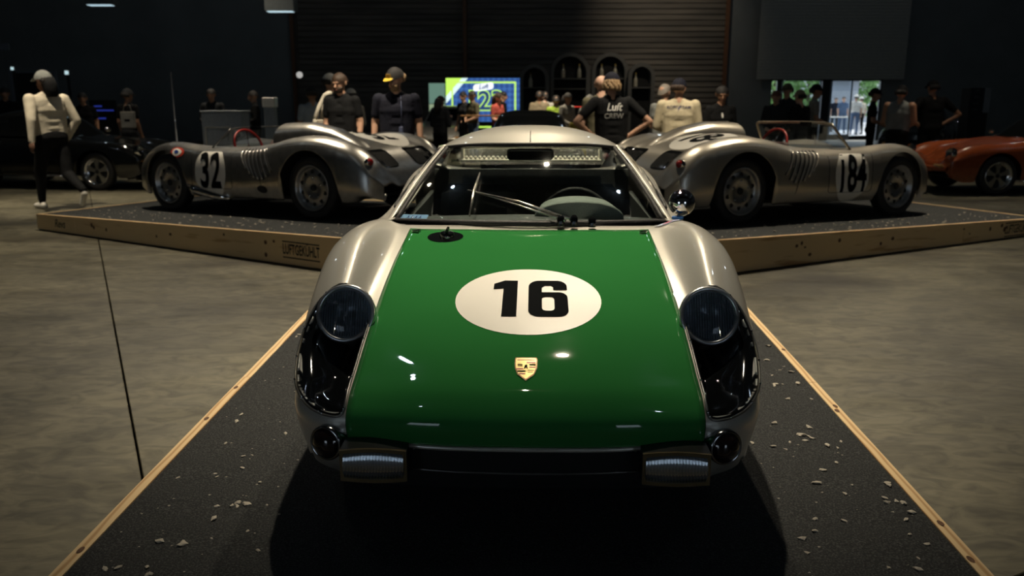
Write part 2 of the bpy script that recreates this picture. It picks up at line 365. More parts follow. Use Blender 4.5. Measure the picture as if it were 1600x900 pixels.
# ------------------------------------------------------------------ star-shaped display platform
CX, CY, DL, LA, H0, SL, WA, R0A = .18243, 7.6956, .028, 5.2223, .32616, .0266, 2.65, .76499
ANG = {'front': PI+DL, 'left': -PI/3+DL, 'right': PI/3+DL}
def armpt(a, r, t, z=0):
    return Vector((CX+math.sin(a)*r+math.cos(a)*t, CY+math.cos(a)*r-math.sin(a)*t, H0-SL*(r-R0A)+z))
plat = thing('display_platform', 'star shaped low wooden display platform topped with black felt', 'platform', (CX, CY, 0))
def board(p, q, inward, th=.038, name='board', z0=.012):
    """one pine plank on edge from p to q (top outer corners), bottom near the floor"""
    d = (q-p); Lb = Vector((d.x, d.y, 0)).length; M = axisM((p.x, p.y, 0), inward, (d.x, d.y, 0))   # X along, Y = in x along, Z inward
    b = MB(); sgn = 1 if (M.to_3x3() @ Vector((0, 1, 0))).z > 0 else -1
    g = .0015
    pts = [(g, z0*sgn), (Lb-g, z0*sgn), (Lb-g, q.z*sgn), (g, p.z*sgn)]
    Mo = Matrix.Translation(Vector((p.x, p.y, 0))) @ M.to_3x3().to_4x4()
    bb = MB(); bb.prism(pts, 0, th)
    o = bb.build(name, WOOD, plat); o.matrix_local = Matrix.Translation(Vector((p.x-CX, p.y-CY, 0))) @ M.to_3x3().to_4x4()
    return o
BOARDS = {}
for nm, a in ANG.items():
    hw = WA/2; rE = R0A+LA; nrm = Vector((math.cos(a), -math.sin(a), 0)); dr = Vector((math.sin(a), math.cos(a), 0))
    for sd in (-1, 1):
        cut = {('left', -1): (4.45,), ('right', 1): (3.75,), ('right', -1): (4.0,)}.get((nm, sd), (3.3,))
        rr = [R0A] + [R0A+c for c in cut] + [rE]
        for r_a, r_b in zip(rr[:-1], rr[1:]):
            BOARDS[nm, sd, round(r_a, 2)] = board(armpt(a, r_a, sd*hw), armpt(a, r_b, sd*hw), -nrm*sd)
    board(armpt(a, rE, -hw+.039), armpt(a, rE, hw-.039), -dr)
    # felt covered deck, 4 mm below the board tops
    b = MB(); hi = hw-.038; top = [armpt(a, R0A-.02, -hi, -.004), armpt(a, rE-.038, -hi, -.004), armpt(a, rE-.038, hi, -.004), armpt(a, R0A-.02, hi, -.004)]
    bot = [Vector((p.x, p.y, p.z-.03)) for p in top]
    b.add([p-Vector((CX, CY, 0)) for p in top+bot], [(0, 1, 2, 3), (7, 6, 5, 4), (0, 4, 5, 1), (1, 5, 6, 2), (2, 6, 7, 3), (3, 7, 4, 0)]).build('felt_mat', MAT, plat)
cc = [armpt(a, R0A-.02, s*(WA/2-.02), -.004)-Vector((CX, CY, 0)) for a in (ANG['front'], ANG['left'], ANG['right']) for s in (-1, 1)]
cc.sort(key=lambda p: math.atan2(p.y, p.x))
MB().add(cc+[p-Vector((0, 0, .03)) for p in cc], [tuple(range(6)), tuple(range(11, 5, -1))]+[(i, (i+1) % 6, 6+(i+1) % 6, 6+i) for i in range(6)]).build('felt_mat', MAT, plat)
# printing and knots on the planks
def on_plank(nm, sd, r, zrel, VF, m, name, **t):
    a = ANG[nm]; out = Vector((math.cos(a), -math.sin(a), 0))*sd; p = armpt(a, r, sd*WA/2)+out*.0015
    al = Vector((0, 0, 1)).cross(out)*1.0
    top = p.z; vs = [Vector((p.x-CX, p.y-CY, top*zrel)) + al*x + Vector((0, 0, y)) for x, y in VF[0]]
    return MB().add(vs, VF[1]).build(name, m, plat, **t)
def bars(w_, h_, g, t_): return [[(-w_/2, g), (w_/2, g), (w_/2, g+t_), (-w_/2, g+t_)], [(-w_/2, -g-t_), (w_/2, -g-t_), (w_/2, -g), (-w_/2, -g)]]
for nm, sd, r in (('left', -1, 1.66), ('right', 1, 5.48)):
    on_plank(nm, sd, r, .50, flat_mesh(text='LUFTGEKÜHLT', size=.135, bold=.003, sx=.52), INK, 'stencil_lettering', label='black stencilled lettering on the plank')
    on_plank(nm, sd, r, .50, flat_mesh(loops=bars(.47, 0, .068, .012)), INK, 'stencil_bar')
on_plank('left', -1, 5.52, .52, flat_mesh(text='Revs', size=.13, bold=.002, shear=.35, sx=.85), INK, 'script_lettering', label='black script lettering at the plank end')
rk = random.Random(3)
for nm, sd, n in (('left', -1, 9), ('right', 1, 13)):
    for _ in range(n):
        rx = rk.uniform(.012, .024); on_plank(nm, sd, rk.uniform(1.9, 5.3), rk.uniform(.25, .8), flat_mesh(loops=[circle(rx, rx*rk.uniform(.6, 1.3), 12)]), KNOT, 'knot')
for sd, rs in ((1, (4.2, 4.55, 5.52)), (-1, (3.6, 4.35, 4.4, 5.3, 5.5))):
    for r in rs:
        a = ANG['front']; p = armpt(a, r, sd*(WA/2-.02-rk.uniform(-.006, .006)), .0012)-Vector((CX, CY, 0)); V, F = flat_mesh(loops=[circle(.009, .018, 12)])
        MB().add([p+Vector((x, y, 0)) for x, y in V], F).build('knot', KNOT, plat)
# pale stone chips scattered on the felt
chips = []
for k in range(5):
    b = bmesh.new(); bmesh.ops.create_icosphere(b, subdivisions=1, radius=1)
    rr = random.Random(k+11)
    for v in b.verts: v.co *= rr.uniform(.65, 1.15); v.co.z *= .42; v.co.x *= rr.uniform(1.1, 1.5); v.co.y *= .8
    me = bpy.data.meshes.new('stone_chip'); b.to_mesh(me); b.free(); me.materials.append(STONE); chips.append(me)
def chip(nm, r, t, sz, label, group, rg):
    p = armpt(ANG[nm], r, t, -.004+sz*.30); o = bpy.data.objects.new('stone_chip', rg.choice(chips)); COL.objects.link(o)
    o.location = p; o.scale = (sz,)*3; o.rotation_euler = (rg.uniform(-.2, .2), rg.uniform(-.2, .2), rg.uniform(0, 6.3)); tag(o, label, 'stone', group)
rg = random.Random(21)
for sd, n, lab in ((1, 62, "pale stone chip on the black felt left of the green-hooded car"), (-1, 68, "pale stone chip on the black felt right of the green-hooded car")):
    for _ in range(n):
        if rg.random() < .5: cr, ct = rg.uniform(3.3, 5.75), sd*rg.uniform(.80, 1.22)
        r = min(5.8, max(3.0, cr+rg.gauss(0, .08))) if _ else 4; t = (ct+rg.gauss(0, .06)) if _ else sd
        if _ == 0: cr, ct = 4.5, sd*.95
        t = sd*min(1.25, max(.78, abs(t)))
        chip('front', r, t, rg.uniform(.006, .015), lab, 'stone chips beside the green-hooded car', rg)
for nm, sd, lab in (('left', -1, 'pale stone chip on the black felt beside the bare-metal race car numbered 32'), ('right', 1, 'pale stone chip on the black felt beside the silver race car numbered 184')):
    for _ in range(85):
        r = rg.uniform(1.2, 5.7); t = sd*rg.uniform(.62, 1.22) if rg.random() < .75 or r < 5.0 else rg.uniform(-.9, .9)
        chip(nm, r, t, rg.uniform(.006, .017), lab, 'stone chips beside the race cars', rg)
st = MB()
for _ in range(700):
    nm = rg.choice(('left', 'right', 'front')); sd = {'left': -1, 'right': 1}.get(nm) or rg.choice((-1, 1)); r = rg.uniform(1.0, 5.9)
    p = armpt(ANG[nm], r, sd*rg.uniform(.6 if nm != 'front' else .8, 1.25), -.003); s0 = rg.uniform(.002, .005); q = rg.uniform(0, 6)
    st.add([p+Vector((s0*math.cos(q+k*2.1)*1.4, s0*math.sin(q+k*2.1), 0)) for k in range(3)]+[p+Vector((0, 0, s0*.6))], [(0, 1, 3), (1, 2, 3), (2, 0, 3)])
tag(st.build('stone_grit', STONE), 'fine pale stone grit sprinkled over the black felt', 'grit', kind='stuff')
# ------------------------------------------------------------------ wheels shared by the race cars and coupes
def wheel(parent, loc, out, R=.31, wd=.17, style='steel', name='wheel'):
    """tyre part with rim, hub and spokes as sub-parts; 'out' = +1/-1 direction of local Y (or X for the coupe)"""
    ax = Vector(out); M = axisM(loc, ax, (0, 0, 1)); rr = R*.70; h = wd/2
    t = MB().lathe([(rr, -h*.8), (R*.86, -h), (R*.97, -h*.82), (R, -h*.5), (R, h*.5), (R*.97, h*.82), (R*.86, h), (rr, h*.8), (rr*.98, h*.5)], 40, M).build('tyre', RUBBER, parent)
    MB().lathe([(rr*1.02, h*.80), (rr*1.03, h*.92), (rr*.96, h*.9), (rr*.92, h*.55), (rr*.86, h*.35), (rr*.80, h*.30)], 40, M).build('rim', STEELW if style == 'steel' else CHROME, t)
    if style == 'steel':
        MB().lathe([(rr*.84, h*.28), (rr*.74, h*.42), (rr*.60, h*.50), (rr*.42, h*.52), (rr*.36, h*.40), (rr*.16, h*.42), (.001, h*.44)], 40, M).build('wheel_disc', STEELW, t)
        for k in range(10):
            q = 2*PI*k/10
            MB().prism(circle(rr*.095, rr*.13, 12), h*.455, h*.475, M @ Matrix.Rotation(q, 4, 'Z') @ Matrix.Translation((rr*.69, 0, 0)) @ Matrix.Rotation(PI/2, 4, 'Z')).build('slot', BLACKM, t)
        for k in range(5):
            q = 2*PI*k/5
            MB().lathe([(.012, h*.40), (.012, h*.60), (.001, h*.62)], 8, M @ Matrix.Rotation(q, 4, 'Z') @ Matrix.Translation((rr*.45, 0, 0))).build('wheel_nut', CHROME, t)
        MB().lathe([(rr*.15, h*.4), (rr*.14, h*.62), (rr*.09, h*.70), (.001, h*.71)], 16, M).build('hub', BLACKM, t)
    else:
        MB().lathe([(rr*.9, h*.1), (.001, h*.1)], 32, M).build('wheel_well', BLACKM, t)
        for k in range(5):
            q = 2*PI*k/5; Mk = M @ Matrix.Rotation(q, 4, 'Z')
            MB().prism([(rr*.10, -rr*.10), (rr*.45, -rr*.12), (rr*.84, -rr*.24), (rr*.90, 0), (rr*.84, rr*.24), (rr*.45, rr*.12), (rr*.10, rr*.10)], h*.3, h*.55, Mk).build('spoke', mat('petal_spoke', (.55, .54, .50), .3, .9), t)
        MB().lathe([(rr*.16, h*.4), (rr*.15, h*.66), (.001, h*.68)], 16, M).build('hub', BLACKM, t)
    return t
# ------------------------------------------------------------------ the green-hooded coupe
RN = 5.627; UC = .008
cp = armpt(ANG['front'], RN, -UC)
coupe = thing('sports_coupe', 'low silver racing coupe with green hood and number 16, nose towards us', 'car', cp, (math.atan(SL), 0, -DL))
#       c0 centre        c1 hood         c2 hood edge        c3 valley          c4 crest             c5 shoulder         c6 widest           c7 low              c8 sill
def row(c0, c1, c2, c3, c4, c5, c6, c7, c8): return [c0, c1, c2, c3, c4, c5, c6, c7, c8]
NP = [
 row((0,.16,.19),(.25,.165,.19),(.47,.20,.19),(.51,.21,.19),(.55,.23,.20),(.61,.27,.20),(.65,.31,.20),(.68,.38,.19),(.69,.42,.17)),
 row((0,.07,.27),(.25,.078,.27),(.48,.115,.27),(.52,.125,.28),(.565,.14,.29),(.625,.19,.29),(.665,.26,.29),(.69,.36,.27),(.70,.42,.17)),
 row((0,.025,.375),(.25,.035,.373),(.49,.085,.365),(.53,.092,.362),(.58,.108,.365),(.64,.165,.365),(.68,.25,.36),(.70,.36,.31),(.705,.43,.17)),
 row((0,0,.452),(.25,.012,.449),(.49,.065,.437),(.535,.075,.433),(.585,.10,.43),(.648,.16,.43),(.69,.26,.40),(.71,.38,.32),(.71,.44,.17)),
 row((0,.055,.512),(.25,.065,.508),(.49,.115,.484),(.535,.125,.483),(.587,.15,.495),(.658,.22,.475),(.705,.32,.42),(.722,.42,.32),(.715,.46,.17)),
 row((0,.17,.549),(.25,.18,.545),(.49,.225,.522),(.535,.235,.525),(.588,.25,.557),(.673,.30,.52),(.718,.38,.44),(.732,.46,.32),(.72,.48,.17)),
 row((0,.36,.585),(.25,.37,.584),(.49,.39,.577),(.535,.40,.585),(.592,.42,.640),(.690,.44,.582),(.735,.47,.47),(.742,.51,.32),(.73,.52,.17)),
 row((0,.62,.626),(.25,.62,.628),(.49,.625,.640),(.535,.63,.652),(.600,.635,.716),(.710,.64,.655),(.748,.65,.51),(.750,.66,.33),(.738,.66,.17)),
 row((0,.90,.674),(.25,.90,.678),(.49,.90,.692),(.535,.90,.706),(.612,.90,.782),(.722,.90,.735),(.755,.90,.54),(.755,.90,.34),(.742,.90,.17)),
 row((0,1.17,.714),(.25,1.17,.717),(.49,1.165,.724),(.535,1.16,.735),(.618,1.14,.795),(.722,1.14,.750),(.757,1.14,.55),(.757,1.14,.34),(.742,1.14,.17)),
 row((0,1.36,.740),(.25,1.36,.742),(.49,1.36,.745),(.535,1.36,.748),(.620,1.36,.778),(.720,1.36,.738),(.757,1.36,.55),(.757,1.36,.34),(.742,1.36,.17)),
 row((0,1.62,.745),(.25,1.62,.745),(.49,1.62,.738),(.54,1.62,.736),(.625,1.62,.742),(.712,1.62,.715),(.757,1.62,.55),(.757,1.62,.34),(.742,1.62,.17)),
 row((0,2.0,.75),(.25,2.0,.75),(.49,2.0,.742),(.54,2.0,.74),(.63,2.0,.735),(.715,2.0,.70),(.76,2.0,.55),(.76,2.0,.34),(.745,2.0,.17)),
 row((0,2.5,.76),(.25,2.5,.76),(.49,2.5,.755),(.54,2.5,.755),(.635,2.5,.76),(.725,2.5,.715),(.765,2.5,.55),(.765,2.5,.34),(.75,2.5,.17)),
 row((0,3.0,.76),(.25,3.0,.76),(.49,3.0,.78),(.54,3.0,.795),(.64,3.0,.82),(.735,3.0,.765),(.77,3.0,.56),(.77,3.0,.34),(.75,3.0,.17)),
 row((0,3.5,.74),(.25,3.5,.74),(.49,3.5,.76),(.54,3.5,.775),(.635,3.5,.795),(.73,3.5,.735),(.765,3.5,.55),(.765,3.5,.34),(.74,3.5,.2)),
 row((0,3.9,.69),(.25,3.9,.69),(.49,3.9,.70),(.54,3.9,.70),(.62,3.88,.70),(.70,3.85,.65),(.74,3.82,.52),(.74,3.8,.36),(.70,3.78,.24)),
 row((0,4.06,.60),(.25,4.06,.60),(.49,4.04,.60),(.54,4.03,.60),(.60,4.0,.59),(.67,3.96,.56),(.70,3.92,.48),(.70,3.9,.36),(.66,3.88,.26)),
 row((0,4.02,.34),(.25,4.02,.34),(.46,4.0,.34),(.51,4.0,.34),(.57,3.97,.34),(.62,3.93,.34),(.65,3.9,.34),(.65,3.88,.32),(.62,3.86,.28)),
]
cnet = Net(NP)
def cut_row(G, arches, sill_j):
    """shorten each cross-section where it would run into a wheel arch; G (ni,nj,3), arches [(v, z, R)] on axis 1/2"""
    G = G.copy(); nj = G.shape[1]
    for i in range(G.shape[0]):
        P = G[i]; cut = None
        for j in range(sill_j, nj-1):
            for va, za, R in arches:
                if math.hypot(P[j+1, 1]-va, P[j+1, 2]-za) < R and math.hypot(P[j, 1]-va, P[j, 2]-za) >= R and cut is None:
                    a, b = 0., 1.
                    for _ in range(24):
                        m = (a+b)/2; q = P[j]*(1-m)+P[j+1]*m
                        if math.hypot(q[1]-va, q[2]-za) < R: b = m
                        else: a = m
                    cut = j+a
        if cut is not None:
            new = np.linspace(sill_j, cut, nj-sill_j); k = np.floor(new).astype(int); f_ = (new-k)[:, None]; k2 = np.minimum(k+1, nj-1)
            G[i, sill_j:] = P[k]*(1-f_)+P[k2]*f_
    return G
def mirrored(G, ax=0):
    B = G[:, ::-1].copy(); B[..., ax] *= -1; return np.concatenate([B[:, :-1], G], axis=1)
jj = spaced(9, 7); ii = spaced(len(NP), 8); vmid = None
# headlight cover outline in (station, line) units
def cover_loop(sc_=1.0, n=56):
    ctl = [(3.30, 2.25), (3.22, 3.4), (3.42, 4.6), (4.2, 5.40), (5.2, 5.45), (5.9, 5.25), (6.45, 4.8), (6.72, 4.0), (6.72, 3.0), (6.5, 2.25), (5.5, 2.2), (4.4, 2.2)]
    C = np.array(ctl+ctl[:1]); t = np.arange(len(C)); x = np.linspace(0, len(ctl), n, endpoint=False)
    ext = np.concatenate([C[-3:-1], C, C[1:3]]); te = np.arange(-2, len(C)+2)
    L = Net.herm(te.astype(float), ext, x); c0 = np.array((5.2, 3.7)); return c0+(L-c0)*sc_, c0
LP, LC = cover_loop()
def in_loop(p, L):
    x, y = p; c = False; n = len(L)
    for k in range(n):
        (x0, y0), (x1, y1) = L[k], L[(k+1) % n]
        if (y0 > y) != (y1 > y) and x < (x1-x0)*(y-y0)/(y1-y0)+x0: c = not c
    return c
G = cut_row(cnet.grid(ii, jj), [(.84, .31, .345), (3.14, .31, .36)], 36)
Lh = cover_loop(.93)[0]; NJ = len(jj)
def keep904(i, j):
    jm = j-(NJ-1) if j >= NJ-1 else (NJ-2)-j
    a, b = (ii[i]+ii[i+1])/2, (jj[jm]+jj[jm+1])/2
    if in_loop((a, b), Lh): return False
    if 10.3 < a < 14.45 and b < 3.75: return False           # cabin opening
    return True
body = MB().grid(mirrored(G), keep=keep904).build('body', SILVER, coupe); solidify(body, .006)
CB = BVHTree.FromPolygons([Vector(p) for row_ in mirrored(cnet.grid(ii, jj)) for p in row_],
     [(a*(2*NJ-1)+b, a*(2*NJ-1)+b+1, (a+1)*(2*NJ-1)+b+1, (a+1)*(2*NJ-1)+b) for a in range(len(ii)-1) for b in range(2*NJ-2)])
# green hood panel, proud of the body by 3 mm, with a shadow gap strip beneath
def patch(i0, i1, j0, j1, off, ni=60, nj=22, both=True):
    I = np.linspace(i0, i1, ni); J = np.linspace(j0, j1, nj); Q = cnet.grid(I, J); e = 1e-3
    du = cnet.grid(np.minimum(I+e, len(NP)-1), J)-cnet.grid(np.maximum(I-e, 0), J); dv = cnet.grid(I, np.minimum(J+e, 8))-cnet.grid(I, np.maximum(J-e, 0))
    if j0 == 0: dv[:, 0] = (1, 0, 0)
    N = np.cross(dv, du); N /= np.linalg.norm(N, axis=2)[..., None]; N *= np.where(N[..., 2:3] < -.99, -1, 1)
    Q = Q+N*off; return mirrored(Q) if both else Q
solidify(MB().grid(patch(2.15, 9.86, 0, 2.0, .0035)).build('hood_panel', GREEN, coupe, label='glossy green hood'), .003)
MB().grid(patch(2.1, 9.92, 0, 2.06, .0012)).build('panel_gap', BLACKM, coupe)
HB = BVHTree.FromPolygons([Vector(p) for r_ in patch(2.15, 9.86, 0, 2.0, .0035) for p in r_], [(a*43+b, a*43+b+1, a*43+44+b, a*43+43+b) for a in range(59) for b in range(42)])
# roundel, digits, shield
dn = (0, 0, -1); up = (0, 0, 0)
def rings(rx, ry, n=56, k=9):
    V = [(0, 0)]; F = []
    for r in range(1, k+1):
        V += [(rx*r/k*math.cos(2*PI*q/n), ry*r/k*math.sin(2*PI*q/n)) for q in range(n)]
    for q in range(n): F.append((0, 1+q, 1+(q+1) % n))
    for r in range(k-1):
        for q in range(n): F.append((1+r*n+q, 1+r*n+n+q, 1+r*n+n+(q+1) % n, 1+r*n+(q+1) % n))
    return V, F
ROU = (0.004, .632, 1.2)
decal('roundel', WHITE, coupe, rings(.243, .258), ROU, (1, 0, 0), (0, 1, 0), dn, HB, .0015, label='white number circle on the hood')
one = [(-.035, -.5), (.20, -.5), (.20, .5), (-.02, .5), (-.20, .40), (-.20, .24), (-.035, .27)]
def six():
    outer = rrect(-.32, -.5, .32, .5, .17, 8); hole = rrect(-.10, -.34, .10, .04, .07, 6)
    # notch on the upper right: open counter between the bowl and the hook
    o = [p for p in outer if not (p[0] > .30 and .10 < p[1] < .34)]
    body_ = []
    top = [p for p in outer]
    loop = []
    n8 = 9
    tr = top[0:n8]; tl = top[n8:2*n8]; bl = top[2*n8:3*n8]; br = top[3*n8:4*n8]
    loop = tr + tl + bl + br                      # tr runs right->top, tl top->left, bl left->bottom, br bottom->right
    bowl = [(.32-.15*(1-math.cos(q)), .02+.15*math.sin(q)) for q in np.linspace(0, PI/2, 7)]
    loop = tr[0:] + tl + bl + br + bowl + [(-.10, .17), (-.10, .30), (-.05, .35), (.05, .35), (.09, .31), (.09, .23), (.32, .23)]
    return [loop, hole]
DG = .285
for nm_, lp, ox in (('digit', [one], -.098), ('digit', six(), .072)):
    V, F = flat_mesh(loops=[[(x*DG*.72+ox*.85, y*DG) for x, y in l] for l in lp], cuts=7)
    decal(nm_, BLACKV, coupe, (V, F), (ROU[0]+.005, ROU[1]+.010, 1.2), (1, 0, 0), (0, 1, 0), dn, HB, .0030)
def shield(s):
    R_ = [(.46, .52), (.50, .40), (.48, .0), (.36, -.32), (0, -.62)]; return [(x*s, y*s) for x, y in [(-p, q) for p, q in R_[::-1]][0:] + R_[:1] + R_[1:-1]]
SHO = Vector((0.002, .178, 1.0)); SX, SY = (1, 0, 0), (0, 1.55, 0); ss = .066
crest = decal('badge', mat('badge_rim', (.16, .09, .03), .3, .6), coupe, flat_mesh(loops=[shield(ss)], cuts=3), SHO, SX, SY, dn, HB, .003, label='gold red and black shield badge')
decal('badge_field', GOLD, crest, flat_mesh(loops=[shield(ss*.90)], cuts=3), SHO, SX, SY, dn, HB, .0036)
def sq(x0, y0, x1, y1): return [(x0*ss, y0*ss), (x1*ss, y0*ss), (x1*ss, y1*ss), (x0*ss, y1*ss)]
for k, (q, m_) in enumerate([(sq(.02, .20, .42, .27), REDE), (sq(.02, .09, .42, .15), BLACKV), (sq(.02, -.02, .42, .04), REDE), (sq(-.40, -.11, -.02, -.05), REDE), (sq(-.36, -.22, -.02, -.16), BLACKV), (sq(-.28, -.33, -.02, -.27), REDE),
                             (sq(-.36, .12, -.08, .15), BLACKV), (sq(-.36, .05, -.10, .08), BLACKV), (sq(.08, -.16, .36, -.13), BLACKV), (sq(.08, -.24, .30, -.21), BLACKV), (sq(-.38, .36, .38, .40), REDE)]):
    decal('badge_stripe', m_, crest, (q, [(0, 1, 2, 3)]), SHO, SX, SY, dn, HB, .0042)
decal('badge_centre', GOLD, crest, flat_mesh(loops=[shield(ss*.30)]), SHO, SX, SY, dn, HB, .0048)
decal('badge_horse', BLACKV, crest, flat_mesh(loops=[[(x*ss, y*ss) for x, y in [(-.07, -.10), (-.03, -.09), (.0, -.03), (.05, -.10), (.08, -.08), (.05, .0), (.06, .07), (.02, .12), (-.02, .08), (-.06, .10), (-.05, .03), (-.08, -.02)]]]), SHO, SX, SY, dn, HB, .0054)
# headlights under smoked covers
def polar(scales, offs, sgn=1):
    out = []
    for s0, of in zip(scales, offs):
        ring = []
        for p in LC+(LP-LC)*s0:
            P = cnet.pt(*p); N = -cnet.nrm(*p); N = N if (N[2] > 0 or N[1] < 0) else -N; q = P+N*of; ring.append((q[0]*sgn, q[1], q[2]))
        out.append(ring)
    return out
for sg in (-1, 1):
    hl = MB().grid(polar((1, .93, .8, .6, .4, .2, .03), (.0035, .006, .007, .008, .008, .008, .008), sg), closej=True).build('headlight_cover', SMOKE, coupe, label='smoked clear headlight cover')
    bk = MB().grid(polar((.99, .93, .90, .80, .6, .3, .03), (.001, .001, -.05, -.12, -.16, -.17, -.17), sg), closej=True).build('headlight_bucket', BLACK, coupe)
    rim_ = polar((1.0,), (.003,), sg)[0]; MB().tube(rim_, .0035, 6, closed=True).build('cover_trim', mat('dark_trim', (.25, .25, .24), .3, .9), hl)
    for k in range(0, 56, 5): MB().ellipsoid(polar((.985,), (.006,), sg)[0][k], (.004,)*3, 6).build('screw', CHROME, hl)
    c = Vector((sg*.572, .470, .628)); ax = Vector((sg*.02, -1, .42)).normalized(); M = axisM(c, ax, (0, 0, 1))
    lamp = MB().lathe([(.088, -.05), (.094, -.01), (.094, .006), (.088, .012), (.080, .008), (.079, -.004)], 40, M).build('headlight', mat('satin_chrome', (.70, .71, .72), .28, .9), coupe)
    MB().lathe([(.079, -.002), (.06, -.03), (.03, -.05), (.001, -.052)], 32, M).build('reflector', mat('lamp_reflector', (.60, .64, .70), .35, .6), lamp)
    MB().lathe([(.079, .0), (.06, .008), (.035, .012), (.001, .013)], 32, M).build('lens', CLEAR, lamp)
    for k in range(-9, 10):
        x = k*.0078; hh = math.sqrt(max(0, .076**2-x*x)); MB().box(M @ Vector((0, x, .006)), (hh*2*.98, .0022, .003), R=M.to_3x3()).build('lens_rib', mat('rib_glass', (.10, .12, .14), .1, .3), lamp)
    MB().ellipsoid(M @ Vector((0, 0, -.02)), (.012,)*3, 8).build('bulb', mat('pale_bulb', (.6, .62, .66), .2), lamp)
    # round indicator low on the corner
    ci = Vector((sg*.548, .062, .374)); Mi = axisM(ci, (sg*.35, -1, .05), (0, 0, 1))
    ind = MB().lathe([(.050, -.05), (.050, .004), (.046, .010), (.042, .006)], 28, Mi).build('indicator_ring', mat('dark_chrome', (.42, .43, .45), .12, 1), coupe)
    MB().lathe([(.043, .004), (.032, .018), (.015, .025), (.001, .026)], 28, Mi).build('indicator_lens', mat('dark_amber_lens', (.018, .010, .009), .1, 0, .5, .6), ind)
    # rectangular fog lamp
    fc = Vector((sg*.404, -.012, .345)); Mf = axisM(fc, (sg*.05, -1, .06), (1, 0, 0)); 
    fl = MB(); hw, hh = .083, .037
    loop = []
    for x0, y0, cx_, cy_ in ((1, 1, 0, 0),): pass
    def bar_out(w_, h_, b_): return [(-w_, -h_)] + [(-w_+2*w_*t, -h_-b_*math.sin(PI*t)) for t in (.25, .5, .75)] + [(w_, -h_), (w_, h_)] + [(w_-2*w_*t, h_+b_*math.sin(PI*t)) for t in (.25, .5, .75)] + [(-w_, h_)]
    Mfl = Matrix((Vector((1, 0, 0)), Vector((0, 0, 1)), Vector((0, -1, 0)))).transposed().to_4x4(); Mfl.translation = fc
    fg = MB().prism(bar_out(hw+.007, hh+.007, .006), -.07, .0, Mfl).build('fog_lamp', mat('black_lamp_shell', (.03, .03, .032), .3, .4), coupe)
    ou = bar_out(hw+.007, hh+.007, .006); inn = bar_out(hw-.003, hh-.003, .006); n_ = len(ou); fr_ = MB()
    fr_.add([Mfl @ Vector((x, y, .0005)) for x, y in ou]+[Mfl @ Vector((x, y, .007)) for x, y in ou]+[Mfl @ Vector((x, y, .007)) for x, y in inn]+[Mfl @ Vector((x, y, .0)) for x, y in inn],
            [(r*n_+k, r*n_+(k+1) % n_, (r+1)*n_+(k+1) % n_, (r+1)*n_+k) for r in range(3) for k in range(n_)])
    fr_.build('fog_lamp_frame', mat('brass_dark', (.20, .15, .08), .35, .7), fg)
    rb = MB(); N_ = 20
    gx = []
    for k in range(N_*8+1):
        t = k/(N_*8); x = -hw+2*hw*t; dz = .0024*abs(math.sin(PI*N_*t)); gx.append([Mfl @ Vector((x, y*(hh+.006*math.sin(PI*t)), dz+.011*(1-y*y))) for y in np.linspace(-1, 1, 9)])
    rb.grid(gx).build('fog_lens', LENS, fg, label='ribbed glass lens')
MB().grid(patch(0, 1.62, 0, 2.15, .0015, 14)).build('chin_shade', BLACKM, coupe)  # black sheet over the silver chin, painting in the shade under the nose
# nose air intake: dark slot with a silver lip and thin lower bead
def nose_pt(u, z, out=.002):
    h = CB.ray_cast(Vector((u, -.6, z)), Vector((0, 1, 0)), 3); return Vector((u, (h[0].y if h[0] else .05)-out, z))
V, F = flat_mesh(loops=[rrect(-.315, .300, .315, .372, .03)], cuts=8)
slot = MB().add([nose_pt(x, y, .0025) for x, y in V], F, True).build('air_intake', BLACKM, coupe)
MB().tube([nose_pt(x, .380, .004) for x in np.linspace(-.325, .325, 24)], .0075, 8).build('intake_lip', SILVER, slot)
MB().tube([nose_pt(x, .297-.006*(1-(x/.31)**2), .004) for x in np.linspace(-.31, .31, 24)], .0035, 8).build('intake_bead', mat('dark_trim', (.25, .25, .24), .3, .9), slot)
for sg in (-1, 1):
    V, F = flat_mesh(loops=[rrect(sg*.405-.10, .29, sg*.405+.10, .395, .01)], cuts=5)
    MB().add([nose_pt(x, y, .002) for x, y in V], F, True).build('lamp_recess', BLACKM, coupe)
# windscreen
def ws(a, b, off=0):
    bs = Vector((.622*a, 1.385+.25*a*a, .757-.032*a*a)); tp = Vector((.432*a, 2.03+.15*abs(a)**2.2, 1.034-.028*abs(a)**3))
    p = bs.lerp(tp, b); bul = math.sin(PI*b)*.025*(1-.3*a*a); return p+Vector((0, -.55, .83))*(bul+off)
solidify(MB().grid([[ws(a, b) for a in np.linspace(-1, 1, 33)] for b in np.linspace(0, 1, 15)]).build('windscreen', GLASS, coupe), .004)
A_ = np.linspace(-1, 1, 33)
MB().tube([ws(a, .0, .004) for a in A_], .013, 8).build('windscreen_seal', RUBBER, coupe)
MB().tube([ws(a, 1.0, .004) for a in A_], .008, 8).build('windscreen_seal', RUBBER, coupe)
for sg in (-1, 1):
    MB().tube([ws(sg*.965, b, .003) for b in np.linspace(0, 1, 14)], .009, 8).build('windscreen_seal', RUBBER, coupe)
    MB().grid([[ws(sg*1.0, b, .010), ws(sg*1.0, b, .014)+Vector((sg*.012, .005, 0)), ws(sg*1.0, b)+Vector((sg*.028, .02, -.004)), ws(sg*1, b)+Vector((sg*.03, .07, -.03))] for b in np.linspace(-.03, 1.02, 14)]).build('windscreen_pillar', SILVER, coupe)
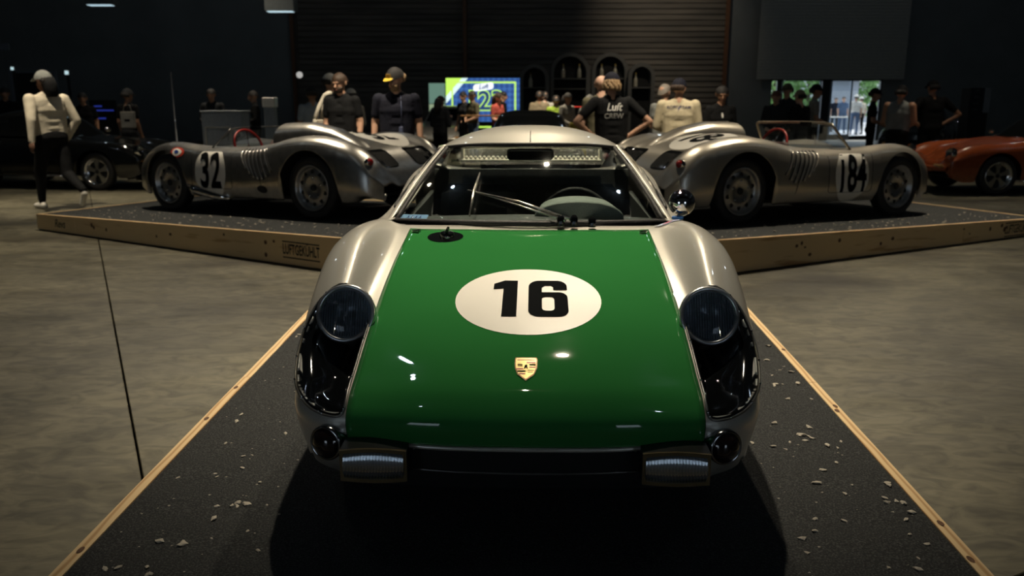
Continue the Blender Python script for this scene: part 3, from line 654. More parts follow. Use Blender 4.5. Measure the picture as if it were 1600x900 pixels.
# roof, side glass, rear buttresses
RR = [[ws(a, 1.0, .008) for a in np.linspace(-1, 1, 25)]]
def roofrow(v, zc_, ue, ze, dv=0): return [Vector((ue*a, v+dv*abs(a)**2, ze+(zc_-ze)*(1-abs(a)**2.6))) for a in np.linspace(-1, 1, 25)]
RR += [roofrow(2.10, 1.056, .452, 1.000, .13), roofrow(2.22, 1.082, .475, .992, .10), roofrow(2.4, 1.098, .49, .985, .06), roofrow(2.62, 1.096, .49, .975, .03), roofrow(2.80, 1.080, .482, .955), roofrow(2.92, 1.060, .475, .94)]
Gr = np.array([[tuple(p) for p in r_] for r_ in RR]); rn = Net(Gr)
solidify(MB().grid(rn.grid(spaced(7, 6), spaced(25, 2))).build('roof', SILVER, coupe), .006)
MB().tube([Vector((0, v, z_)) for v, z_ in ((2.035, 1.050), (2.10, 1.0615), (2.22, 1.087))], .0025, 6).build('roof_seam', mat('dark_trim', (.25, .25, .24), .3, .9), coupe)
for sg in (-1, 1):
    e = [Vector(tuple(Gr[k][24 if sg > 0 else 0])) for k in range(7)]
    side = [[p.lerp(Vector((sg*(.655+.01*k), p.y-.22+.05*k, .742)), t)+Vector((sg*.02*math.sin(PI*t), 0, 0)) for t in np.linspace(0, 1, 7)] for k, p in enumerate(e)]
    MB().grid(side).build('side_window', GLASS, coupe)
    MB().tube([s_[0] for s_ in side], .011, 8).build('drip_rail', SILVER, coupe)
    MB().tube([s_[-1] for s_ in side], .010, 8).build('belt_trim', RUBBER, coupe)
    MB().grid([[e[-1].lerp(Vector((sg*.6, 3.75, .74)), t)+Vector((sg*.10*s_, .0, -.16*s_)) for s_ in (0, .5, 1)] for t in np.linspace(0, 1, 8)]).build('rear_buttress', SILVER, coupe)
MB().grid([[Vector((u, 2.93+.42*t, 1.055-.12*(u/.46)**2*(1-t)-.25*t)) for u in np.linspace(-.46, .46, 13)] for t in np.linspace(0, 1, 5)]).build('rear_window', GLASS, coupe)
# cabin
MB().box((0, 2.3, .26), (1.2, 1.75, .04)).box((-.62, 2.3, .46), (.03, 1.75, .40)).box((.62, 2.3, .46), (.03, 1.75, .40)).box((0, 1.43, .46), (1.2, .03, .40)).box((0, 3.12, .53), (1.2, .03, .54)).build('cabin_tub', DARKIN, coupe)
dash = [[Vector((u, 1.56+.16*t+.08*(u/.6)**2, .742-.03*(u/.6)**2+.012*math.sin(PI*t)-(.10*max(0, t-.75)*4)) ) for u in np.linspace(-.58, .58, 21)] for t in np.linspace(0, 1, 8)]
MB().grid(dash).build('dashboard', DARKIN, coupe)
bn = [[Vector((.22+.20*math.cos(q)*(1-.12*t), 1.62+.22*t, .735+.082*max(0, math.sin(q))**.7*(1-.05*t))) for q in np.linspace(0, PI, 25)] for t in (0, .3, .6, 1)]
cap_ = [[Vector((.22, 1.60, .735)).lerp(bn[0][k], s_) for k in range(25)] for s_ in (.02, .4, .8, .95, 1)]
bb = MB().grid(bn).grid(cap_); bb.build('instrument_binnacle', mat('grey_green_vinyl', (.26, .30, .27), .6, bump=(300, .3)), coupe, weld=True)
MB().tube([Vector((.22+.175*math.cos(q), 1.97+.05*math.sin(q), .655+.165*math.sin(q))) for q in np.linspace(0, 2*PI, 36, endpoint=False)], .013, 8, closed=True).build('steering_wheel', BLACKM, coupe)
for u in (-.29, .29):
    MB().box((u, 2.52, .53), (.42, .12, .50), R=Matrix.Rotation(-.35, 3, 'X'), bev=.05).box((u, 2.22, .36), (.42, .46, .14), bev=.04).build('seat', DARKIN, coupe)
MIR = mat('mirror_glass', (.10, .11, .12), .05, .9)
MB().box((0.0, 1.985, .993), (.225, .03, .055), bev=.012).build('rear_view_mirror', BLACK, coupe)
# pale ribbed band, painting in the light strip reflected in the rear window
PAL = mat('pale_ribbed_reflection', (.85, .82, .70), .5)
sh = MB().box((0, 3.03, .868), (.84, .13, .012), bev=.003).box((-.415, 3.02, .90), (.012, .10, .075)).box((.415, 3.02, .90), (.012, .10, .075)).box((0, 3.03, .938), (.84, .012, .012)).build('rear_reflection', PAL, coupe)
for k in range(30):
    if abs(-.39+k*.0269) < .10: continue
    MB().ellipsoid((-.39+k*.0269, 2.985, .884), (.011, .02, .011), 8).build('reflection_rib', PAL, sh)
# wipers
def onws(px_a, b): return ws(px_a, b, .022)
wb0 = ws(.30, .0, .02)+Vector((0, -.03, .006)); wt = ws(-.48, .29, .03)
wp = MB().tube([wb0, wb0.lerp(wt, .5)+Vector((0, -.012, .016)), wt], [.006, .0045, .0035], 8).tube([wb0+Vector((-.035, -.01, 0)), wb0.lerp(wt, .5)+Vector((-.01, -.02, .004)), wt+Vector((.02, 0, -.004))], [.005, .004, .003], 8).build('wiper_arm', mat('bright_steel', (.62, .60, .54), .25, .9), coupe)
MB().tube([ws(-.435, .52, .016), ws(-.430, .28, .024), ws(-.415, .05, .016)], [.004, .007, .004], 8, flat=1.6).build('wiper_blade', mat('bright_steel', (.62, .60, .54), .25, .9), wp)
for q in (wb0, wb0+Vector((-.055, 0, .0)), wb0+Vector((.075, -.005, -.006))):
    MB().lathe([(.016, -.02), (.016, .012), (.009, .022), (.001, .024)], 14, Matrix.Translation(q)).build('wiper_pivot', BLACK, coupe)
# fuel filler in a black oval recess
fx, fy = -.335, 1.235
V, F = rings(.072, .062, 32, 4); fil = decal('filler_recess', BLACK, coupe, (V, F), (fx, fy, 1.2), (1, 0, 0), (0, 1, 0), dn, HB, .002)
fz = HB.ray_cast(Vector((fx, fy, 1.2)), Vector(dn), 3)[0].z
MB().lathe([(.030, 0), (.030, .014), (.024, .022), (.001, .026)], 24, Matrix.Translation((fx+.006, fy+.005, fz))).build('filler_cap', BLACK, fil)
MB().box((fx+.008, fy+.012, fz+.028), (.012, .07, .016), bev=.005).build('filler_lever', BLACK, fil)
MB().ellipsoid((fx+.012, fy-.045, fz+.006), (.012, .006, .006), 8).build('filler_latch', CHROME, fil)
for u, v in ((.462, 1.28), (-.462, 1.28)):
    q = HB.ray_cast(Vector((u, v, 1.2)), Vector(dn), 3)[0]; MB().box((q.x, q.y, q.z+.006), (.03, .012, .010), bev=.003).box((q.x+.01, q.y+.012, q.z+.007), (.02, .008, .010), bev=.003).build('hood_pin', CHROME, coupe)
# chrome ball mirror on the left-hand-drive side, blue tape on its stem
mr = Vector((.655, 1.52, .83)); stem = MB().tube([Vector((.635, 1.50, .735)), Vector((.64, 1.505, .77)), mr+Vector((0, 0, -.03))], .008, 10).build('mirror_stem', CHROME, coupe)
MB().ellipsoid(mr, (.058, .05, .058), 24).build('ball_mirror', CHROME, coupe, label='polished chrome ball mirror')
MB().box(mr+Vector((-.022, -.045, -.058)), (.05, .014, .016), bev=.004).box(mr+Vector((-.018, -.040, -.078)), (.022, .018, .034), bev=.004).build('tape', BLUE, coupe, label='blue masking tape')
V, F = flat_mesh(loops=[[(-.06, 0), (.045, -.012), (.075, .02), (-.02, .03)]], cuts=3)
pq = (.575, 1.375, 1.2); sq_ = decal('striped_decal', mat('pale_decal', (.45, .50, .72), .4), coupe, (V, F), pq, (1, 0, 0), (0, 1.3, 0), dn, CB, .004)
decal('decal_stripe', mat('red_decal', (.55, .05, .10), .4), sq_, ([(-.02, .004), (.02, .0), (.04, .014), (.0, .02)], [(0, 1, 2, 3)]), pq, (1, 0, 0), (0, 1.3, 0), dn, CB, .005)
# pale blue card inside the lower corner of the windscreen
cd = MB().grid([[ws(a, b, -.012) for a in np.linspace(-.955, -.74, 7)] for b in (.02, .06, .10)]).build('entry_card', PALEBLUE, coupe, label='pale blue card with handwriting')
for k in range(4):
    a = -.90+k*.032; MB().tube([ws(a, .04, -.008), ws(a+.012, .08, -.008), ws(a+.02, .045, -.008)], .0015, 5).build('handwriting', mat('pen_blue', (.03, .05, .25), .5), cd)
for sg in (-1, 1):
    wheel(coupe, (sg*.60, .84, .31), (sg, 0, 0), .31, .18); wheel(coupe, (sg*.62, 3.14, .31), (sg, 0, 0), .31, .20)
MB().box((0, 2.2, .17), (1.05, 3.5, .03)).build('underbody', BLACKM, coupe)
# ------------------------------------------------------------------ the two open race cars
VS = [0, .05, .16, .38, .72, 1.0, 1.25, 1.6, 2.0, 2.3, 2.6, 2.92, 3.2, 3.45, 3.62, 3.70]
ZCE = [.34, .44, .525, .59, .635, .665, .69, .70, .74, .79, .825, .805, .735, .625, .47, .34]
ZCR = [.35, .45, .575, .69, .755, .745, .715, .70, .70, .735, .79, .815, .785, .70, .54, .36]
WDT = [.42, .52, .615, .695, .738, .738, .73, .73, .735, .742, .757, .762, .745, .70, .63, .52]
WZ = [.34, .38, .41, .43, .45, .45, .44, .43, .44, .45, .47, .48, .47, .44, .40, .33]
SN = []
for k, v in enumerate(VS):
    W_, c_, r_ = WDT[k], ZCE[k], ZCR[k]; va = c_*.5+r_*.5-.03*min(1, k/3)*(1 if k not in (6, 7, 8) else .2)
    e = .06 if k == 0 else 0
    zl = max(.2, WZ[k]-.16); zs = .185 if 1 < k < 14 else .26
    SN.append([(0, v, c_), (W_*.30, v+e*.3, c_*.93+va*.07), (W_*.55, v+e*.8, va), (W_*.78, v+e*1.4, r_), (W_*.93, v+e*2, r_-(.055 if 1 < k < 15 else .02)), (W_, v+e*3, WZ[k]), (W_*.99, v+e*3, zl), (W_*.92, v+e*3, zs)])
snet = Net(SN)
sii = spaced(16, 10); sjj = spaced(8, 8); SNJ = len(sjj)
SG = cut_row(snet.grid(sii, sjj), [(.72, .31, .365), (2.92, .31, .375)], 32)
OI = (np.interp(1.30, VS, range(16)), np.interp(2.22, VS, range(16)))
def keepS(i, j):
    jm = j-(SNJ-1) if j >= SNJ-1 else (SNJ-2)-j; a = (sii[i]+sii[i+1])/2; b = (sjj[jm]+sjj[jm+1])/2
    return not (OI[0] < a < OI[1] and b < 2.62)
SMIR = mirrored(SG)
def race_car(name, label, arm, tcen, rnose, paint, num, frame_m, near, other):
    S = 1.05; p = armpt(ANG[arm], rnose, tcen)
    car = thing(name, label, 'car', p, (math.atan(SL), 0, PI-ANG[arm]), scale=S)
    b = MB().grid(SMIR, keep=keepS).build('body', paint, car); bv = bvh_of(b); solidify(b, .005)
    R = Vector
    # hump behind the driver
    hx = .26
    hum = []
    for t in np.linspace(0, 1, 22):
        v = 2.20+1.15*t; hh = .165*(1-t)**.85; wd = .20*(1-.55*t); z0 = np.interp(v, VS, ZCE)-.03
        lead = .05*(1-t)
        hum.append([R((hx+wd*math.cos(q)*1.05, v+lead*math.sin(q)*.6, z0+(hh+.03)*max(0, math.sin(q))**.8)) for q in np.linspace(0, PI, 19)])
    capg = [[R((hx, 2.215, .70)).lerp(q, s_)+R((0, -.02*math.sin(PI*s_), 0)) for q in hum[0]] for s_ in (.05, .4, .75, .93, 1)]
    MB().grid(hum).build('headrest_fairing', paint, car)
    MB().grid(capg).build('headrest_pad', mat('dark_red_leather', (.10, .02, .018), .5), car)
    # cockpit
    ctub = MB().box((0, 1.78, .30), (1.1, 1.0, .03)).box((0, 1.32, .48), (1.05, .02, .38)).box((0, 2.26, .48), (1.05, .02, .42)).box((-.57, 1.78, .46), (.02, .98, .34)).box((.57, 1.78, .46), (.02, .98, .34))
    ctub.build('cockpit_tub', DARKIN, car)
    for u in (-.26, .26):
        MB().box((u, 2.10, .56), (.38, .09, .40), R=Matrix.Rotation(-.2, 3, 'X'), bev=.035).box((u, 1.86, .38), (.38, .42, .12), bev=.035).build('seat', mat('oxblood_seat', (.07, .018, .015), .5), car)
    MB().grid([[R((u, 1.34+.12*t, .712-.05*t*t-.01*(u/.5)**2)) for u in np.linspace(-.52, .52, 15)] for t in np.linspace(0, 1, 6)]).build('dashboard', DARKIN, car)
    sc0 = R((.27, 1.60, .70)); swM = axisM(sc0, (0, 1, .35), (1, 0, 0))
    sw = MB().tube([swM @ R((.185*math.cos(q), .185*math.sin(q), 0)) for q in np.linspace(0, 2*PI, 32, endpoint=False)], .0135, 8, closed=True).build('steering_wheel', REDT, car)
    for q in (.3, 2.4, 4.5): MB().tube([swM @ R((0, 0, 0)), swM @ R((.18*math.cos(q), .18*math.sin(q), 0))], .007, 6).build('spoke', CHROME, sw)
    # windscreen
    top = .955 if num == '184' else .90
    def wsp(a, t):
        bs = R((.60*a, 1.16+.26*a*a, .70)); tp = R((.52*a, 1.38+.24*a*a, top-.015*a*a)); return bs.lerp(tp, t)
    solidify(MB().grid([[wsp(a, t) for a in np.linspace(-1, 1, 25)] for t in np.linspace(0, 1, 8)]).build('windscreen', CLEAR, car), .004)
    arc = [wsp(-1, t) for t in np.linspace(0, .95, 6)]+[wsp(a, 1) for a in np.linspace(-.97, .97, 25)]+[wsp(1, t) for t in np.linspace(.95, 0, 6)]
    MB().tube(arc, .013 if num == '184' else .008, 8).build('windscreen_frame', frame_m, car)
    MB().tube([wsp(a, 0) for a in np.linspace(-1, 1, 25)], .010, 8).build('windscreen_seal', RUBBER, car)
    MB().box(wsp(0, .93)+R((0, .06, 0)), (.16, .02, .045), bev=.008).build('rear_view_mirror', BLACK, car)
    MB().tube([wsp(.15, .05)+R((0, -.03, 0)), wsp(.02, .55)+R((0, -.02, 0))], .005, 6).build('wiper', CHROME, car)
    for sd in (-1, 1):
        # side panel details: door seam, louvres, roundel and digits
        def side_poly(pts, r, name, m): 
            P = []
            for v, z_ in pts:
                h = bv.ray_cast(R((sd*1.5, v, z_)), R((-sd, 0, 0)), 3)
                if h[0]: P.append(h[0]+R((sd*.001, 0, 0)))
            if len(P) > 1: MB().tube(P, r, 6).build(name, m, car)
        seam = mat('dark_seam', (.03, .03, .03), .6)
        side_poly([(1.20, z_) for z_ in np.linspace(.67, .30, 10)]+[(v, .28) for v in np.linspace(1.23, 1.80, 8)]+[(1.83, z_) for z_ in np.linspace(.30, .67, 10)], .003, 'door_seam', seam)
        side_poly([(2.10+.18*math.sin(t*1.5), .70-.42*t) for t in np.linspace(0, 1, 14)], .003, 'panel_seam', seam)
        for k in range(7):
            v0 = 1.95+.062*k; ln = .10+.20*math.sin(PI*(k+1.2)/9)
            path = [(v0+.05*t+.06*t*t, .685-ln*t) for t in np.linspace(0, 1, 10)]
            side_poly(path, .012, 'louvre', paint); side_poly([(v+.022, z_) for v, z_ in path], .009, 'louvre_gap', BLACKM)
        side_poly([(2.335-.0*t, .70-.16*t) for t in np.linspace(0, 1, 6)]+[(2.335-.05*t, .54-.10*t) for t in np.linspace(0, 1, 5)], .006, 'louvre', paint)
        cx_, cz_ = 1.50, .445
        lp = [(x, min(y, .215)) for x, y in circle(.245, .27, 56)]
        X = (0, -sd*1.0, 0)                        # reads left to right from outside
        X = (0, 1, 0) if sd > 0 else (0, -1, 0)
        O = (sd*1.5, cx_, cz_)
        decal('side_roundel', WHITE, car, flat_mesh(loops=[lp], cuts=8), O, X, (0, 0, 1), (-sd, 0, 0), bv, .003)
        decal('side_number', BLACKV, car, flat_mesh(text=num, size=.50, bold=.014, sx=.56 if num == '184' else .68, cuts=6), (sd*1.5, cx_, cz_-.0), X, (0, 0, 1), (-sd, 0, 0), bv, .006, label='black number '+num)
        # tail lamp
        q = bv.ray_cast(R((sd*.575, 4.5, .565)), R((0, -1, 0)), 3)[0]
        Mt = axisM(q+R((0, .0, 0)), (0, 1, .25), (1, 0, 0)); tl = MB().lathe([(.042, -.02), (.042, .012), (.038, .018)], 20, Mt).build('tail_lamp_ring', CHROME, car)
        MB().lathe([(.037, .010), (.030, .034), (.015, .046), (.001, .048)], 20, Mt).build('tail_lamp', REDL, tl)
        # black mesh grille on the tail, with bars
        gq = rrect(-.155, -.13, .155, .15, .05)
        gD = R((0, -.62, -.78)).normalized(); gO = R((sd*.29, 3.48, .56))-gD*1.0; gY = (0, -gD.z*-1, -gD.y*1)
        gr = decal('tail_grille', BLACK, car, flat_mesh(loops=[gq], cuts=5), gO, (1, 0, 0), gY, gD, bv, .004)
        for k in range(12):
            x = -.125+k*.0225; decal('grille_bar', mat('grille_bars', (.05, .048, .045), .5), gr, ([(x, -.12), (x+.006, -.12), (x+.006, .0), (x+.006, .095), (x, .095), (x, 0)], [(0, 1, 2, 5), (5, 2, 3, 4)]), gO, (1, 0, 0), gY, gD, bv, .007)
        for v in (.72, 2.92):
            wheel(car, (sd*.625, v, .315), (sd, 0, 0), .315, .15)
        # headlamp
        q = snet.pt(2.3, 3.0); MB().ellipsoid((sd*q[0], q[1], q[2]-.02), (.09, .07, .07), 16).build('headlamp', CLEAR, car)
    # deck roundel with number
    dO = R((-.22, 3.0, 1.6)); 
    decal('deck_roundel', WHITE, car, rings(.30, .36, 40, 8), dO, (1, 0, 0), (0, 1, 0), (0, 0, -1), bv, .004)
    decal('deck_number', BLACKV, car, flat_mesh(text=num, size=.52, bold=.014, sx=.66, cuts=6), dO, (-1, 0, 0), (0, -1, 0), (0, 0, -1), bv, .008, label='black deck number '+num)
    MB().box((0, 1.85, .20), (1.2, 2.9, .03)).build('underbody', BLACKM, car)
    MB().lathe([(.035, 0), (.035, .05), (.02, .065), (.001, .066)], 14, Matrix.Translation((-.05, 2.95, .73))).build('filler_cap', CHROME, car)
    return car, bv
c32, bv32 = race_car('race_car', 'open race car in bare aluminium numbered 32, left of the green-hooded coupe', 'left', .235, 5.386, ALU, '32', mat('dark_trim', (.25, .25, .24), .3, .9), 1, -1)
c184, bv184 = race_car('race_car', 'open race car in warm silver paint numbered 184, right of the green-hooded coupe', 'right', -.085, 5.06, SPAINT, '184', mat('pale_gold_frame', (.62, .52, .38), .3, .9), -1, 1)
# tricolour fender roundel, blue decal, side pipe and vent on the bare-metal car
REDV = mat('red_vinyl', (.55, .05, .03), .4)
for nm_, m_, sx, of in (('fender_roundel', REDV, 1, .003), ('fender_roundel_white', WHITE, .70, .005), ('fender_roundel_blue', DECALB, .34, .007)):
    lp = [(x*(1.0+.45*max(0, x/.085))*sx, y*sx) for x, y in circle(.085, .075, 32)]
    decal(nm_, m_, c32, flat_mesh(loops=[lp], cuts=4), (1.2, .95, 1.05), (0, 1, 0), (-.5, 0, .6), (-.62, 0, -.5), bv32, of)
decal('blue_decal', DECALB, c32, flat_mesh(loops=[[(-.09, -.06), (.09, -.06), (.09, .06), (-.09, .06)]], cuts=4), (.36, 3.12, 1.5), (1, 0, 0), (0, 1, 0), (0, 0, -1), bv32, .004)
MB().tube([(.70, 1.12, .30), (.72, 1.22, .255), (.70, 1.5, .20), (.66, 1.7, .17)], [.045, .045, .04, .03], 12).build('side_pipe', CHROME, c32)
decal('side_vent', BLACKM, c32, flat_mesh(loops=[circle(.075, .04, 24)], cuts=3), (1.5, 2.28, .29), (0, 1, 0), (0, 0, 1), (-1, 0, 0), bv32, .003)
MB().box((-.38, 2.0, .72), (.30, .9, .012), bev=.004).build('tonneau_cover', ALU, c32)
# ------------------------------------------------------------------ rear-engined coupes standing in the hall
BV = [0, .06, .25, .55, .85, 1.2, 1.5, 2.2, 2.8, 3.15, 3.5, 3.85, 4.1, 4.2]
BC = [.36, .50, .60, .71, .77, .85, .90, .92, .92, .91, .85, .73, .58, .42]
BR = [.40, .60, .73, .80, .82, .84, .87, .89, .90, .91, .87, .75, .60, .44]
BW = [.66, .74, .77, .79, .80, .80, .795, .795, .81, .83, .825, .79, .74, .67]
BN = []
for k, v in enumerate(BV):
    W_ = BW[k]; e = .05 if k == 0 else (-.05 if k == 13 else 0)
    BN.append([(0, v, BC[k]), (W_*.4, v, BC[k]), (W_*.62, v+e*.5, BC[k]*.6+BR[k]*.4-.01), (W_*.82, v+e, BR[k]), (W_*.95, v+e*2, BR[k]-.08), (W_, v+e*3, .52 if 0 < k < 13 else .42), (W_*.99, v+e*3, .36), (W_*.93, v+e*3, .22 if 1 < k < 12 else .3)])
bnet = Net(BN); bii = spaced(14, 8); bjj = spaced(8, 5)
BG = mirrored(cut_row(bnet.grid(bii, bjj), [(.85, .31, .37), (3.06, .31, .38)], 20))
GH = [[(0, 1.42, .885), (.40, 1.47, .885), (.62, 1.58, .88), (.69, 1.72, .875), (.72, 1.80, .87)],
      [(0, 1.98, 1.24), (.34, 2.00, 1.235), (.49, 2.05, 1.21), (.60, 2.08, 1.06), (.71, 2.10, .89)],
      [(0, 2.25, 1.315), (.34, 2.25, 1.305), (.51, 2.25, 1.25), (.61, 2.25, 1.07), (.715, 2.25, .89)],
      [(0, 2.65, 1.315), (.34, 2.65, 1.30), (.51, 2.65, 1.24), (.61, 2.65, 1.07), (.72, 2.65, .90)],
      [(0, 2.98, 1.25), (.33, 2.98, 1.235), (.49, 2.98, 1.18), (.60, 2.98, 1.04), (.72, 2.98, .90)],
      [(0, 3.45, 1.02), (.30, 3.45, 1.01), (.44, 3.42, .97), (.55, 3.38, .93), (.66, 3.35, .89)],
      [(0, 3.75, .79), (.28, 3.75, .79), (.40, 3.72, .79), (.50, 3.70, .79), (.60, 3.66, .78)]]
gnet = Net(GH); gi_ = spaced(7, 5); gj_ = spaced(5, 5); GG = mirrored(gnet.grid(gi_, gj_)); GNJ = len(gj_)
def parked(label, loc_wheel, psi, paint, near, style='petal'):
    """loc_wheel = floor point of the near front wheel, psi = heading of the nose"""
    phi = math.atan2(math.cos(psi), -math.sin(psi)); ex = Vector((math.cos(phi), math.sin(phi), 0)); ey = Vector((-math.sin(phi), math.cos(phi), 0))
    p = Vector((loc_wheel[0], loc_wheel[1], 0))-ex*(near*.70)-ey*.85
    car = thing('coupe', label, 'car', p, (0, 0, phi))
    MB().grid(BG).build('body', paint, car); R = Vector
    def region(i, j):
        jm = j-(GNJ-1) if j >= GNJ-1 else (GNJ-2)-j; a = (gi_[i]+gi_[i+1])/2; b = (gj_[jm]+gj_[jm+1])/2
        roof = (1.0 < a < 4.1 and b < 2.0) or (a > 5.2) or (a > 3.9 and b > 1.6) or b > 3.6 or (a < 4 and 1.8 < b < 2.2) or (2.75 < a < 2.95 and b > 2)
        return roof
    MB().grid(GG, keep=region).build('roof', paint, car); MB().grid(GG, keep=lambda i, j: not region(i, j)).build('window_glass', BLACK, car)
    MB().box((0, 2.1, .26), (1.4, 3.6, .04)).build('underbody', BLACKM, car)
    for sd in (-1, 1):
        hl = MB().lathe([(.10, -.06), (.105, .0), (.098, .018)], 24, axisM((sd*.60, .10, .66), (0, -1, .25), (1, 0, 0))).build('headlamp_ring', CHROME, car)
        MB().lathe([(.097, .01), (.07, .035), (.03, .045), (.001, .047)], 24, axisM((sd*.60, .10, .66), (0, -1, .25), (1, 0, 0))).build('headlamp', CLEAR, hl)
        MB().lathe([(.09, .0), (.05, -.03), (.001, -.04)], 24, axisM((sd*.60, .10, .66), (0, -1, .25), (1, 0, 0))).build('reflector', CHROME, hl)
        MB().box((sd*.52, -.02, .46), (.26, .06, .06), bev=.02).build('front_indicator', AMBER, car)
        MB().tube([R((sd*.80, 1.2, .24)), R((sd*.815, 2.7, .24))], .012, 6).build('sill_trim', CHROME, car)
        MB().box((sd*.80, 2.62, .80), (.02, .14, .025), bev=.006).build('door_handle', CHROME, car)
        MB().ellipsoid((sd*.86, 1.72, .96), (.07, .05, .045), 10).build('wing_mirror', CHROME, car)
        MB().box((sd*.50, 4.17, .60), (.34, .05, .10), bev=.02).build('tail_lamp', REDL, car)
        for v in (.85, 3.06): wheel(car, (sd*.70, v, .315), (sd, 0, 0), .315, .17, style)
    MB().tube([R((-.66, .03, .42)), R((-.4, -.045, .42)), R((0, -.06, .42)), R((.4, -.045, .42)), R((.66, .03, .42))], .045, 8).build('bumper', paint, car)
    MB().tube([R((-.70, 4.14, .45)), R((-.4, 4.23, .45)), R((0, 4.24, .45)), R((.4, 4.23, .45)), R((.70, 4.14, .45))], .05, 8).build('bumper', paint, car)
    return car
CBLACK = mat('black_car_paint', (.008, .009, .010), .12, 0, .5, .8)
ORANGE = mat('burnt_orange_paint', (.34, .075, .022), .2, 0, .5, .7)
DKGREY = mat('dark_green_paint', (.012, .018, .017), .15, 0, .5, .7)
PSIL = mat('pale_silver_paint', (.62, .59, .52), .3, .4, .5, .6)
def fl(px, py, z=0):
    a = (px-800)/FPX; b = -(py-450)/FPX; D = Vector((a, CT+b*ST, -ST+b*CT)); t = (z-H)/D.z; return Vector((D.x*t, D.y*t, z))
parked('black coupe with five-spoke wheels behind the person in the cream sweater', fl(158, 297), math.radians(-10), CBLACK, -1)
parked('burnt orange coupe with five-spoke wheels at the far right', fl(1552, 305), math.radians(184), ORANGE, 1)
parked('pale silver coupe facing us beside the large lit screen', (at(728, 190, 24).x, 24.5), math.radians(-92), PSIL, 1)
parked('black coupe facing us behind the roof of the green-hooded coupe', (.26+.75, 12.6), math.radians(-90), CBLACK, 1)
parked('dark coupe with bright headlamps beyond the orange coupe', (at(1480, 190, 21).x, 21), math.radians(-120), DKGREY, 1)
# ------------------------------------------------------------------ people
SKIN = [mat('skin_%d' % k, c, .5, noise=(12, tuple(x*.85 for x in c), .3, .7)) for k, c in enumerate([(.52, .30, .20), (.42, .22, .13), (.16, .08, .05), (.60, .37, .27)])]
def cloth(name, c, rough=.85): return mat('cloth_'+name, c, rough, 0, .2, noise=(6, tuple(x*.75 for x in c), .35, .7), bump=(9, .6))
CL = {'black': cloth('black', (.006, .0065, .0075)), 'navy': cloth('navy', (.011, .012, .022)), 'cream': cloth('cream', (.62, .56, .44)), 'jacket': cloth('jacket', (.55, .48, .33)),
      'grey': cloth('grey', (.22, .23, .22)), 'white': cloth('white', (.65, .63, .58)), 'lime': cloth('lime', (.42, .62, .08)), 'red': cloth('red', (.50, .10, .08)), 'tan': cloth('tan', (.30, .25, .17)),
      'olive': cloth('olive', (.12, .11, .07)), 'jean': cloth('jean', (.08, .12, .20)), 'charcoal': cloth('charcoal', (.030, .032, .036)), 'paleblue': cloth('paleblue', (.30, .36, .42)), 'stone': cloth('stone', (.28, .27, .24)), 'orange': cloth('orange', (.60, .30, .05))}
HAIRB = mat('brown_hair', (.055, .030, .016), .5, noise=(60, (.03, .016, .009), .3, .7, (1, 1, .2)), bump=(120, .6))
HAIRD = mat('dark_hair', (.014, .011, .010), .5, bump=(120, .6)); HAIRG = mat('sandy_hair', (.34, .22, .11), .5, bump=(80, .8))
EYE = mat('eye_dark', (.02, .015, .012), .2)
def caps(p0, p1, r0, r1, ys=1, mi=0): return (Vector(p0), Vector(p1), r0, r1, ys, mi)
def capsule_mesh(b, c, n=14):
    p0, p1, r0, r1, ys, mi = c; d = p1-p0; L = max(d.length, 1e-4); M = axisM(p0, d if d.length > 1e-4 else (0, 0, 1), (1, 0, 0)); prof = []
    for k in range(5): q = -PI/2+PI/2*k/4; prof.append((max(.0008, r0*math.cos(q)), r0*math.sin(q)))
    for k in range(5): q = PI/2*k/4; prof.append((max(.0008, r1*math.cos(q)), L+r1*math.sin(q)))
    vs = []; o = len(b.v); m = len(prof)
    for r, z in prof:
        for k in range(n):
            q = 2*PI*k/n; P = M @ Vector((r*math.cos(q), r*math.sin(q), z)); cz = p0+d*min(1, max(0, z/L)); P.y = cz.y+(P.y-cz.y)*ys; vs.append(P)
    fs = [tuple(range(n-1, -1, -1)), tuple((m-1)*n+k for k in range(n))]+[(i*n+k, i*n+(k+1) % n, (i+1)*n+(k+1) % n, (i+1)*n+k) for i in range(m-1) for k in range(n)]
    b.add(vs, fs, True)
